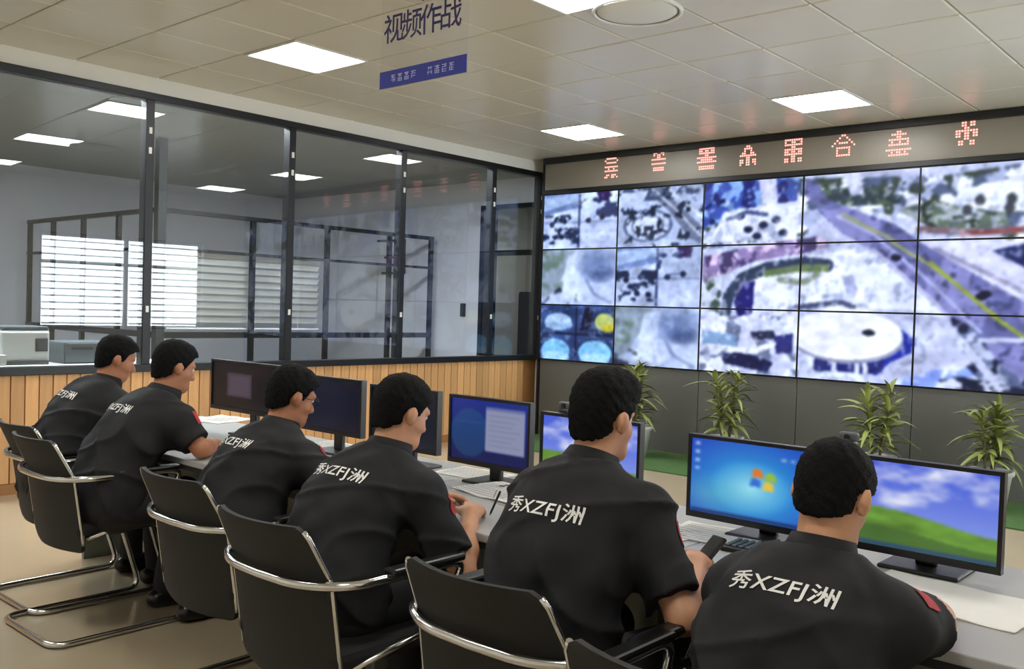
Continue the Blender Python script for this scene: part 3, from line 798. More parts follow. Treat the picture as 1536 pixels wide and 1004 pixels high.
def plant(px, py, label, seed, top, rad):
    rnd = random.Random(seed)
    q = on_y(px, py, 7.95)
    t = thing('potted_palm', label, 'plant', (q.x, 7.95, 0.012), group='potted palms below the video wall')
    b = MB(); b.lathe([(0.0, 0), (0.12, 0), (0.155, 0.26), (0.175, 0.28), (0.175, 0.31), (0.155, 0.31), (0.145, 0.27), (0.0, 0.27)], n=28); b.obj('pot', M['pot'], t)
    b = MB(); b.lathe([(0.0, 0.275), (0.08, 0.28), (0.147, 0.272)], n=20); b.obj('soil', M['soil'], t)
    for k in range(4):
        a = rnd.uniform(0, 6.28); r0 = 0.03; bend = rnd.uniform(0.02, 0.10)
        h = top * rnd.uniform(0.74, 0.9)
        b = MB(); pts = [(math.cos(a) * (r0 + bend * s), math.sin(a) * (r0 + bend * s), 0.26 + (h - 0.26) * s) for s in (0, .25, .5, .75, 1)]
        b.tube(pts, [0.012, 0.011, 0.01, 0.009, 0.007], 7); b.obj('stem', M['stem'], t)
        for j in range(26):
            s = 0.2 + 0.8 * j / 25; az = a + j * 2.4 + rnd.uniform(-.4, .4)
            l = link('leaf', LEAVES[rnd.randrange(4)], t, (math.cos(a) * (r0 + bend * s), math.sin(a) * (r0 + bend * s), 0.26 + (h - 0.26) * s))
            l.rotation_euler = (rnd.uniform(-.3, .3), -rnd.uniform(-0.15, 0.35) - 0.8 * s * s, az)
            l.scale = (rad * rnd.uniform(.6, 0.95),) * 3
plant(955, 595, 'dark potted palm half hidden behind the second nearest man', 4, 0.98, 0.95)
plant(1090, 610, 'potted palm above the left end of the blue desktop monitor', 1, 0.98, 1.0)
plant(1315, 640, 'yellowish potted palm behind the nearest man', 2, 0.96, 1.05)
plant(1487, 660, 'potted palm above the green hill monitor, nearest the right edge', 3, 0.92, 1.05)

# ------------------------------------------------------------------ hanging sign
SY = 3.0
q0, q1 = on_y(570, 135, SY), on_y(700, 108, SY)
sg = thing('hanging_sign', 'clear hanging ceiling sign with dark lettering and a blue band', 'sign', ((q0.x + q1.x) / 2, SY, (q0.z + q1.z) / 2))
hw = (q1.x - q0.x) / 2; top = CEIL - sg.location.z
boxobj('acrylic_sheet', (-hw, 0, 0), (hw, 0.004, top - 0.08), M['acrylic'], sg)
bd = boxobj('band', (-hw, -0.0035, 0.0), (hw, -0.0005, 0.082), M['band_blue'], sg)
rnd = random.Random(5)
for k in range(8):
    b = MB()
    cx = -hw + 0.10 + k * 0.048 + (0.065 if k > 3 else 0)
    for (x0, x1, z0, z1, pr) in ((-.015, .015, .013, .017, .9), (-.015, .015, .003, .006, .9), (-.015, .015, -.008, -.005, .8), (-.015, .015, -.018, -.015, .8), (-.002, .002, -.018, .018, .8), (-.014, -.010, -.016, .0, .7), (.010, .014, -.016, .0, .7), (-.009, -.005, .004, .018, .6), (.005, .009, .004, .018, .6)):
        if rnd.random() < pr: b.box((cx + x0, -0.0045, 0.041 + z0), (cx + x1, -0.0035, 0.041 + z1))
    b.obj('small_lettering', M['band_text'], bd, fix=False)
for x, ch in ((-0.205, '视'), (-0.075, '频'), (0.055, '作'), (0.19, '战')):
    me = text_mesh(ch, height=0.14, bold=0.008); me.materials.append(M['navy_print'])
    o = link('lettering', me, sg, (x, -0.003, 0.285)); o.rotation_euler = (math.pi / 2, 0, 0)
b = MB(); sh = [(-0.05, 0.12), (0.0, 0.135), (0.05, 0.12), (0.052, 0.06), (0.03, 0.02), (0.0, 0.0), (-0.03, 0.02), (-0.052, 0.06)]
b.prism([(x, -0.003, z + 0.375) for x, z in sh], (0, 0.002, 0)); em = b.obj('emblem', M['navy_print'], sg)
b = MB(); b.prism([(x * 0.5, -0.0045, z * 0.5 + 0.41) for x, z in sh], (0, 0.001, 0)); b.obj('emblem_centre', M['band_blue'], em)
for s_ in (-1, 1):
    b = MB(); b.tube([(s_ * hw * 0.8, 0.002, top - 0.1), (s_ * hw * 0.8, 0.002, top)], 0.003, 6); b.obj('hanging_wire', M['chrome'], sg)

# ------------------------------------------------------------------ desks, monitors
def on_z(px, py, z):
    r = ray(px, py); r = r * (z - CAMZ) / r[2]
    return Vector((r[0], r[1], z))
DZ = 0.75; DY0, DY1 = 2.14, 3.02
DX = [-0.22 - 1.24 * k for k in range(5)]
dl = ['grey-white desk under the two bright monitors, nearest the right edge', 'grey-white desk in front of the second nearest man', 'grey-white desk in front of the two middle men', 'grey-white desk at the far left end of the row']
for k in range(4):
    x1, x0 = DX[k], DX[k + 1]
    t = thing('office_desk', dl[k], 'desk', ((x0 + x1) / 2, (DY0 + DY1) / 2, 0), group='row of desks')
    hx, hy = (x1 - x0) / 2 - 0.002, (DY1 - DY0) / 2
    boxobj('desk_top', (-hx, -hy, DZ - 0.028), (hx, hy, DZ), M['desk_top'], t, 0.004)
    boxobj('front_edge', (-hx, -hy + 0.006, DZ - 0.05), (hx, -hy + 0.03, DZ - 0.028), M['desk_edge'], t)
    boxobj('side_panel', (-hx, -hy + 0.16, 0), (-hx + 0.025, hy - 0.03, DZ - 0.028), M['desk_panel'], t)
    boxobj('side_panel', (hx - 0.025, -hy + 0.16, 0), (hx, hy - 0.03, DZ - 0.028), M['desk_panel'], t)
    boxobj('modesty_panel', (-hx + 0.025, -hy + 0.52, 0.06), (hx - 0.025, -hy + 0.54, DZ - 0.028), M['desk_panel'], t)
    boxobj('cable_tray', (-hx + 0.03, -hy + 0.44, DZ - 0.15), (hx - 0.03, -hy + 0.52, DZ - 0.13), M['desk_edge'], t)

def paint_desktop(kind):
    def f(U, V):
        if kind == 'logo':
            p = Paint(U, V, (40, 110, 200)); d = np.hypot((U - .42) * 1.3, V - .42)
            c0, c1, c2 = np.array((150, 225, 240.)), np.array((44, 140, 214.)), np.array((34, 66, 186.))
            a = np.clip(d / .38, 0, 1)[..., None]; b = np.clip((d - .3) / .5, 0, 1)[..., None]
            p.C = ((c0 * (1 - a) + c1 * a) * (1 - b) + c2 * b) / 255.0
            g = np.clip(.35 - np.hypot((U - .12), V - .25), 0, 1)[..., None]; p.C = p.C * (1 - g) + np.array((150, 220, 190)) / 255.0 * g
            for (ox, oy, col) in ((-.075, .01, (226, 120, 40)), (.012, -.02, (150, 190, 60)), (-.088, -.115, (50, 110, 210)), (-.002, -.145, (236, 196, 60))):
                x, y = .50 + ox, .56 + oy
                p.poly([(x, y), (x + .035, y + .018), (x + .075, y - .005), (x + .068, y + .10), (x + .035, y + .125), (x + .01, y + .11)], col)
            for i in range(4): p.rect(.03, .055, .9 - i * .11, .95 - i * .11, (190, 210, 235), .8)
            for i in range(5): p.rect(.62 + i * .06, .645 + i * .06, .83, .87, (190, 210, 240), .7)
            p.rect(0, 1, 0, .045, (26, 40, 86))
        elif kind == 'hill':
            p = Paint(U, V, (90, 120, 225)); t = V[..., None]
            p.C = (np.array((150, 170, 240.)) * (1 - t) + np.array((70, 92, 214.)) * t) / 255.0
            cl = fbm(U * 3.4, V * 5.5, 12, 5); m = np.clip((cl - .5) * 3.4, 0, 1) * np.clip((V - .38) * 6, 0, 1); p.put(m > 0, (240, 242, 252), 0) ; p.C = p.C * (1 - m[..., None]) + np.array((238, 240, 252)) / 255.0 * m[..., None]
            hill = V < .46 - .14 * U + .03 * np.sin(U * 5); p.put(hill, (104, 150, 58))
            p.C = np.where(hill[..., None], p.C * (0.68 + 0.55 * fbm(U * 5, V * 12, 33))[..., None], p.C)
            p.put(V < .20 - .02 * U + .05 * np.sin(U * 4 + 1), (64, 98, 46), .75); p.rect(0, 1, 0, .045, (40, 66, 130))
        elif kind == 'window':
            p = Paint(U, V, (24, 40, 120)); p.C *= (0.6 + 0.5 * V)[..., None]; p.ell(.25, .45, .25, .4, (34, 88, 130), .5)
            p.rect(.46, .96, .18, .9, (136, 142, 172)); p.rect(.46, .96, .85, .9, (96, 108, 160))
            for i in range(7): p.rect(.50, .9 - .05 * (i % 3), .76 - i * .08, .775 - i * .08, (112, 118, 146))
            p.rect(0, 1, 0, .06, (20, 26, 80)); p.rect(.04, .4, .62, .64, (60, 80, 150), .5)
        elif kind == 'square':
            p = Paint(U, V, (18, 17, 22)); p.rect(.22, .58, .25, .78, (62, 54, 66)); p.rect(.25, .55, .3, .72, (74, 64, 78))
        else:
            p = Paint(U, V, (14, 18, 34)); p.ell(.4, .5, .4, .5, (20, 28, 46), .6); p.rect(0, 1, 0, .05, (22, 26, 44))
        return p.linear()
    return f
M['monitor_screen'] = screen_mat('monitor_screen', 0.95)
MY = 2.74
MON = [(1276, 1508, 680, .786, 'hill', 'wide black monitor showing a green hill under blue sky, nearest the right edge'),
       (1033, 1272, 650, .786, 'logo', 'wide black monitor with bright blue desktop and four-colour flag logo'),
       (811, 961, 617, .80, 'hill', 'black monitor with blue sky picture half hidden by the second nearest man'),
       (674, 796, 591, .82, 'window', 'black monitor showing dark blue desktop with a grey window'),
       (555, 657, 576, .83, 'dark', 'dark monitor mostly hidden behind the head of the third nearest man'),
       (452, 543, 561, .845, 'dark', 'dark blank monitor right of the man with the white papers'),
       (317, 425, 538, .87, 'square', 'dark monitor with a dull square on it, leftmost in the row')]
for (xa, xb, yt, zb, kind, label) in MON:
    a = on_y(xa, yt, MY); b_ = on_y(xb, yt + (xb - xa) * 0.13, MY)
    w = b_.x - a.x; h = a.z - zb; cx = (a.x + b_.x) / 2
    t = thing('computer_monitor', label, 'monitor', (cx, MY, DZ), group='monitors on the desks')
    z0, z1 = zb - DZ, zb - DZ + h; e = 0.012
    b = MB()
    for lo, hi in (((-w / 2, 0, z0), (w / 2, 0.03, z0 + 0.02)), ((-w / 2, 0, z1 - e), (w / 2, 0.03, z1)), ((-w / 2, 0, z0 + 0.02), (-w / 2 + e, 0.03, z1 - e)), ((w / 2 - e, 0, z0 + 0.02), (w / 2, 0.03, z1 - e)), ((-w / 2 + e, 0.008, z0 + 0.02), (w / 2 - e, 0.035, z1 - e))):
        b.box(lo, hi)
    b.box((-w * 0.3, 0.03, z0 + h * 0.2), (w * 0.3, 0.055, z0 + h * 0.8), 0.01)
    b.obj('housing', M['plastic_black'], t, fix=False)
    me = screen_mesh('monitor_screen', w - 2 * e, h - e - 0.02, 130, 80, paint_desktop(kind), M['monitor_screen'])
    link('screen', me, t, (-w / 2 + e, 0.006, z0 + 0.02))
    b = MB(); b.box((-0.03, 0.05, 0.01), (0.03, 0.075, z0 + h * 0.5), 0.006); b.obj('neck', M['plastic_black'], t, fix=False)
    b = MB(); b.box((-0.11, -0.03, 0.0), (0.11, 0.15, 0.012), 0.005); b.obj('foot', M['plastic_black'], t, fix=False)

def webcam(x, z, label):
    t = thing('webcam', label, 'webcam', (x, MY + 0.015, z), group='webcams on the monitors')
    boxobj('clip', (-0.02, -0.018, 0.0), (0.02, 0.02, 0.012), M['plastic_black'], t, 0.003)
    b = MB(); b.box((-0.03, -0.012, 0.014), (0.03, 0.012, 0.042), 0.008); c = b.obj('body', M['plastic_grey'], t, fix=False)
    b = MB(); b.tube([(0, -0.012, 0.028), (0, -0.018, 0.028)], 0.009, 14); b.obj('lens', M['plastic_black'], c)
q = on_y(1287, 680, MY); webcam(on_y(1270, 670, MY).x, 1.0835, 'small webcam on the monitors behind the nearest man')
webcam(on_y(845, 612, MY).x, on_y(845, 621, MY).z + 0.002, 'small webcam on the half hidden blue sky monitor')

# papers and small things on the desks
def sheet(name, label, px, py, rz, w=0.21, d=0.297, lines=True, fold=False):
    q = on_z(px, py, DZ)
    t = thing(name, label, 'paper', (q.x, q.y, DZ + 0.001), rz)
    n = 8
    b = MB()
    top = [[(-w / 2 + w * i / n, -d / 2 + d * j / n, 0.002 + (0.012 * math.exp(-((i - n / 2) / 1.6) ** 2) * (-0.6) + 0.010 if fold else 0.003 * math.sin(i * 0.9 + j * 0.6) ** 2)) for i in range(n + 1)] for j in range(n + 1)]
    b.quadgrid(top); b.box((-w / 2, -d / 2, 0), (w / 2, d / 2, 0.0015))
    b.obj('page', M['paper'], t)
    if lines:
        b = MB()
        for k in range(9):
            yy = d / 2 - 0.04 - k * 0.026; z = 0.0165 if fold else 0.0065
            b.box((-w / 2 + 0.025, yy, z - 0.001), (w / 2 - 0.03 - 0.02 * (k % 3), yy + 0.004, z))
        b.obj('printed_lines', M['paper_ink'], t, fix=False)
    return t
sheet('paper_sheet', 'white papers in front of the leftmost dark monitor', 330, 630, 0.2, 0.3, 0.3)
sheet('paper_sheet', 'white papers in front of the bespectacled man third from left', 478, 672, -0.1, 0.3, 0.36)
sheet('paper_sheet', 'white sheet below the dark blue desktop monitor', 712, 712, 0.05, 0.3, 0.21)
sheet('open_notebook', 'open white notebook under the writing hand', 755, 742, -0.15, 0.34, 0.25, fold=True)
sheet('paper_sheet', 'white sheet lying below the blue flag logo monitor', 1080, 805, 0.1, 0.33, 0.24)
sheet('paper_sheet', 'white papers below the green hill monitor near the right edge', 1420, 900, -0.08, 0.42, 0.3, lines=False)
sheet('paper_sheet', 'white sheet beside the second nearest man at desk edge', 1000, 800, -0.2, 0.21, 0.25)
q = on_z(1462, 850, DZ)
for (px, py, rz, label) in ((1190, 838, 0.05, 'black keyboard in front of the nearest man'), (880, 770, 0.02, 'black keyboard hidden in front of the second nearest man')):
    q = on_z(px, py, DZ)
    t = thing('keyboard', label, 'keyboard', (q.x, min(q.y, 2.6), DZ), rz)
    boxobj('base', (-0.2, -0.06, 0), (0.2, 0.06, 0.016), M['plastic_black'], t, 0.004)
    kb = MB(); kb.box((-0.0075, -0.0075, 0), (0.0075, 0.0075, 0.006), 0.002); kb = kb.mesh('key'); kb.materials.append(M['plastic_grey'])
    for r in range(5):
        for c in range(18): link('key', kb, t, (-0.182 + c * 0.0214, -0.042 + r * 0.021, 0.0162))

# ------------------------------------------------------------------ visitor chairs (facing +Y)
def make_chair():
    t = link('office_chair', None)
    half = rounded([(0.0, -0.285, 0.655), (-0.16, -0.28, 0.655), (-0.285, -0.2, 0.66), (-0.288, 0.22, 0.66), (-0.275, 0.12, 0.52), (-0.262, 0.21, 0.34), (-0.255, 0.31, 0.014), (-0.25, -0.30, 0.014), (0.0, -0.30, 0.014)], 0.075, 6)
    full = half + [Vector((-p.x, p.y, p.z)) for p in half[::-1]][1:-1]
    b = MB(); b.tube(full, 0.0125, 10, closed=True)
    b.tube([(-0.262, 0.17, 0.405), (0.262, 0.17, 0.405)], 0.010, 8); b.tube([(-0.272, 0.13, 0.49), (-0.22, -0.16, 0.41), (0.22, -0.16, 0.41), (0.272, 0.13, 0.49)], 0.010, 8)
    b.obj('tube_frame', M['chrome'], t)
    # bent mesh back
    def prof(z):
        if z < 0.66: return -0.215 - 0.045 * (z - 0.36) / 0.30
        return -0.26 - 0.075 * ((z - 0.66) / 0.15)
    zs = [0.35, 0.362, 0.385, 0.43, 0.49, 0.55, 0.60, 0.635, 0.66, 0.69, 0.72, 0.75, 0.78, 0.80, 0.81]
    us = [-1, -0.93, -0.75, -0.5, -0.25, 0, 0.25, 0.5, 0.75, 0.93, 1]
    def hwid(z):
        if z < 0.39: return 0.185 + 0.04 * math.sqrt(max(0, 1 - ((0.39 - z) / 0.041) ** 2))
        if z > 0.77: return 0.165 + 0.043 * math.sqrt(max(0, 1 - ((z - 0.77) / 0.041) ** 2))
        return 0.225 - 0.017 * max(0, (z - 0.66) / 0.11)
    fr_, bk = [], []
    for z in zs:
        w = hwid(z); fr_.append([(u * w, prof(z) + 0.04 * u * u + 0.011, z) for u in us]); bk.append([(u * w, prof(z) + 0.04 * u * u - 0.004, z) for u in us])
    b = MB(); b.quadgrid(fr_); b.quadgrid([r[::-1] for r in bk])
    edge = [(0, j) for j in range(len(us))] + [(i, len(us) - 1) for i in range(1, len(zs))] + [(len(zs) - 1, j) for j in range(len(us) - 2, -1, -1)] + [(i, 0) for i in range(len(zs) - 2, 0, -1)]
    b.quadgrid([[fr_[i][j] for i, j in edge], [bk[i][j] for i, j in edge]], closed_v=True)
    b.obj('backrest', M['mesh_back'], t)
    for s_ in (-1, 1):
        b = MB(); b.tube([(s_ * (hwid(z) + 0.003), prof(z) + 0.043, z) for z in zs[2:-1]], 0.007, 8); b.obj('back_rod', M['chrome'], t)
        b = MB(); b.box((s_ * 0.288 - 0.024, -0.08, 0.664), (s_ * 0.288 + 0.024, 0.19, 0.686), 0.008); b.obj('armrest', M['arm_pad'], t, fix=False)
    b = MB(); b.box((-0.235, -0.2, 0.415), (0.235, 0.24, 0.47), 0.022); b.obj('seat', M['seat_fabric'], t, fix=False)
    return t
chair0 = make_chair()

# ------------------------------------------------------------------ people: smooth-blended volumes meshed into one skin
class Field:
    def __init__(s, lo, hi, h):
        s.lo = np.array(lo, float); s.h = h
        s.n = np.ceil((np.array(hi, float) - s.lo) / h).astype(int) + 1
        s.f = np.full(s.n, 0.10, np.float32)
    def grid(s, lo, hi, pad):
        i0 = np.clip(np.floor((np.array(lo) - pad - s.lo) / s.h).astype(int), 0, s.n - 1)
        i1 = np.clip(np.ceil((np.array(hi) + pad - s.lo) / s.h).astype(int) + 1, 1, s.n)
        ax = [(s.lo[k] + s.h * np.arange(i0[k], i1[k])).astype(np.float32) for k in range(3)]
        return tuple(slice(i0[k], i1[k]) for k in range(3)), ax[0][:, None, None], ax[1][None, :, None], ax[2][None, None, :]
    def add(s, prim, k=0.02, off=0.0):
        fn, lo, hi = prim
        sl, X, Y, Z = s.grid(lo, hi, k + 0.03 + off)
        d = (fn(X, Y, Z) - off).astype(np.float32); a = s.f[sl]
        if k > 0:
            h = np.maximum(k - np.abs(a - d), 0) / k
            s.f[sl] = np.minimum(a, d) - h * h * k * 0.25
        else:
            s.f[sl] = np.minimum(a, d)
    def full(s):
        return s.grid(s.lo, s.lo + s.h * (s.n - 1), 0)
    def cut(s, fn):
        sl, X, Y, Z = s.full(); s.f = np.maximum(s.f, fn(X, Y, Z)).astype(np.float32)
    def warp(s, fn):
        sl, X, Y, Z = s.full(); s.f = (s.f + fn(X, Y, Z)).astype(np.float32)
    def mesh(s, name, origin, m):
        f = s.f
        f[0], f[-1] = 0.1, 0.1; f[:, 0], f[:, -1] = 0.1, 0.1; f[:, :, 0], f[:, :, -1] = 0.1, 0.1
        neg = f < 0
        c = np.zeros(s.n - 1, np.int8)
        for dx in (0, 1):
            for dy in (0, 1):
                for dz in (0, 1):
                    c += neg[dx:s.n[0] - 1 + dx, dy:s.n[1] - 1 + dy, dz:s.n[2] - 1 + dz]
        I = np.argwhere((c > 0) & (c < 8)); N = len(I)
        ids = np.full(s.n - 1, -1, np.int32); ids[I[:, 0], I[:, 1], I[:, 2]] = np.arange(N)
        acc = np.zeros((N, 3)); cnt = np.zeros(N)
        cor = [(a, b, d) for a in (0, 1) for b in (0, 1) for d in (0, 1)]
        val = {q: f[I[:, 0] + q[0], I[:, 1] + q[1], I[:, 2] + q[2]] for q in cor}
        for q in cor:
            for ax in range(3):
                if q[ax]: continue
                r = list(q); r[ax] = 1; r = tuple(r)
                a, b = val[q], val[r]; mk = (a < 0) != (b < 0)
                t = np.where(mk, a / np.where(mk, a - b, 1), 0)
                p = np.tile(np.array(q, float), (N, 1)); p[:, ax] = t
                acc += p * mk[:, None]; cnt += mk
        V = s.lo + s.h * (I + acc / cnt[:, None]) - np.array(origin)
        quads = []
        for ax in range(3):
            o = [k for k in range(3) if k != ax]
            sa = [slice(None)] * 3; sb = [slice(None)] * 3; sa[ax] = slice(0, -1); sb[ax] = slice(1, None)
            A = neg[tuple(sa)]; B = neg[tuple(sb)]
            E = np.argwhere(A != B)
            st = A[E[:, 0], E[:, 1], E[:, 2]]
            u, v = o
            def cid(du, dv):
                e = E.copy(); e[:, u] += du; e[:, v] += dv; return ids[e[:, 0], e[:, 1], e[:, 2]]
            q = np.stack([cid(-1, -1), cid(0, -1), cid(0, 0), cid(-1, 0)], 1)
            flip = st if ax != 1 else ~st
            q[~flip] = q[~flip][:, ::-1]
            quads.append(q)
        Q = np.concatenate(quads).astype(np.int32)
        me = bpy.data.meshes.new(name)
        me.vertices.add(N); me.vertices.foreach_set('co', V.astype(np.float32).ravel())
        me.loops.add(Q.size); me.loops.foreach_set('vertex_index', Q.ravel())
        me.polygons.add(len(Q)); me.polygons.foreach_set('loop_start', np.arange(0, Q.size, 4, dtype=np.int32))
        me.polygons.foreach_set('use_smooth', np.ones(len(Q), bool))
        me.update(calc_edges=True)
        me.materials.append(m)
        return me

def cone(a, b, ra, rb):
    a = np.array(a, float); b = np.array(b, float); d = b - a; q = max(float(d @ d), 1e-9)
    def fn(X, Y, Z):
        x, y, z = X - a[0], Y - a[1], Z - a[2]
        t = np.clip((x * d[0] + y * d[1] + z * d[2]) / q, 0, 1)
        return np.sqrt((x - t * d[0]) ** 2 + (y - t * d[1]) ** 2 + (z - t * d[2]) ** 2) - (ra + t * (rb - ra))
    return fn, np.minimum(a - ra, b - rb), np.maximum(a + ra, b + rb)
def ell(c, A, r):
    c = np.array(c, float); A = np.array([list(v) for v in A], float); r = np.array(r, float); R_ = r.max()
    def fn(X, Y, Z):
        x, y, z = X - c[0], Y - c[1], Z - c[2]
        q = [(A[k, 0] * x + A[k, 1] * y + A[k, 2] * z) for k in range(3)]
        k0 = np.sqrt(sum((q[k] / r[k]) ** 2 for k in range(3))); k1 = np.sqrt(sum((q[k] / r[k] ** 2) ** 2 for k in range(3)))
        return k0 * (k0 - 1) / np.maximum(k1, 1e-6)
    return fn, c - R_, c + R_
def basis(yaw, pitch, roll=0.0):
    """right, forward, up; yaw to the right positive, pitch down positive"""
    f = Vector((math.sin(yaw) * math.cos(pitch), math.cos(yaw) * math.cos(pitch), -math.sin(pitch)))
    r = Vector((math.cos(yaw), -math.sin(yaw), 0)); u = r.cross(f)
    r2 = r * math.cos(roll) + u * math.sin(roll); u2 = r2.cross(f)
    return r2, f, u2
def ik(a, c, l1, l2, pole):
    d = c - a; L = d.length; mx = (l1 + l2) * 0.985
    if L > mx: c = a + d * (mx / L); d = c - a; L = mx
    n = d.normalized(); p = (pole - n * pole.dot(n)).normalized()
    x = (l1 * l1 - l2 * l2 + L * L) / (2 * L); h = math.sqrt(max(l1 * l1 - x * x, 0))
    return a + n * x + p * h, c

def hand(F, w, d, up, side, curl, s, fist=0.0):
    """palm and five fingers: w wrist, d pointing direction, up = back of the hand, side = towards the thumb"""
    d = d.normalized(); side = (side - d * side.dot(d)).normalized(); up = side.cross(d) * (1 if side.cross(d).dot(up) > 0 else -1)
    F.add(ell(w + d * 0.048 * s, (side, d, up), (0.040 * s, 0.054 * s, 0.0165 * s)), 0.012)
    F.add(cone(w, w + d * 0.03 * s, 0.026 * s, 0.024 * s), 0.02)
    F.add(ell(w + d * 0.035 * s + side * 0.024 * s - up * 0.008 * s, (side, d, up), (0.018 * s, 0.032 * s, 0.015 * s)), 0.012)
    for k, (off, ln, r) in enumerate(((0.030, 0.040, 0.0092), (0.010, 0.045, 0.0095), (-0.011, 0.042, 0.0090), (-0.031, 0.033, 0.0080))):
        p = w + d * (0.088 - 0.006 * abs(k - 1)) * s + side * off * s
        ang = curl * (0.35 + 0.1 * k); dd = d + side * (0.10 * (1.3 - k)); dd.normalize()
        for j, seg in enumerate((1.0, 0.66, 0.5)):
            v = dd * math.cos(ang) - up * math.sin(ang)
            e = p + v * ln * seg * s
            F.add(cone(p, e, r * s * (1 - 0.08 * j), r * s * (0.94 - 0.09 * j)), 0.006 if j else 0.010)
            p = e; ang += curl * (0.55 + 0.05 * k)
    p = w + d * 0.022 * s + side * 0.034 * s - up * 0.006 * s
    v = (d * 0.75 + side * 0.62 - up * 0.25).normalized(); e = p + v * 0.036 * s
    F.add(cone(p, e, 0.0125 * s, 0.0105 * s), 0.012)
    v = (d * 0.95 + side * 0.12 - up * 0.3).normalized(); e2 = e + v * 0.030 * s
    F.add(cone(e, e2, 0.0105 * s, 0.0085 * s), 0.006)

def bvh_of(me):
    n = len(me.vertices); co = np.zeros(n * 3, np.float32); me.vertices.foreach_get('co', co)
    q = np.zeros(len(me.polygons) * 4, np.int32); me.polygons.foreach_get('vertices', q)
    return BVHTree.FromPolygons([Vector(v) for v in co.reshape(-1, 3)], [tuple(int(i) for i in x) for x in q.reshape(-1, 4)])
def wrap(me, bvh, o, ux, uy, dirv, off):
    """lay a flat XY mesh on a surface by casting along dirv"""
    bm = bmesh.new(); bm.from_mesh(me)
    for _ in range(2):
        ed = [e for e in bm.edges if e.calc_length() > 0.018]
        if ed: bmesh.ops.subdivide_edges(bm, edges=ed, cuts=1, use_grid_fill=False)
    bmesh.ops.triangulate(bm, faces=bm.faces)
    for v in bm.verts:
        p = o + ux * v.co.x + uy * v.co.y
        hit = bvh.ray_cast(p - dirv * 0.4, dirv)
        v.co = (hit[0] - dirv * off) if hit[0] is not None else p
    bm.to_mesh(me); bm.free(); me.update()
    return me

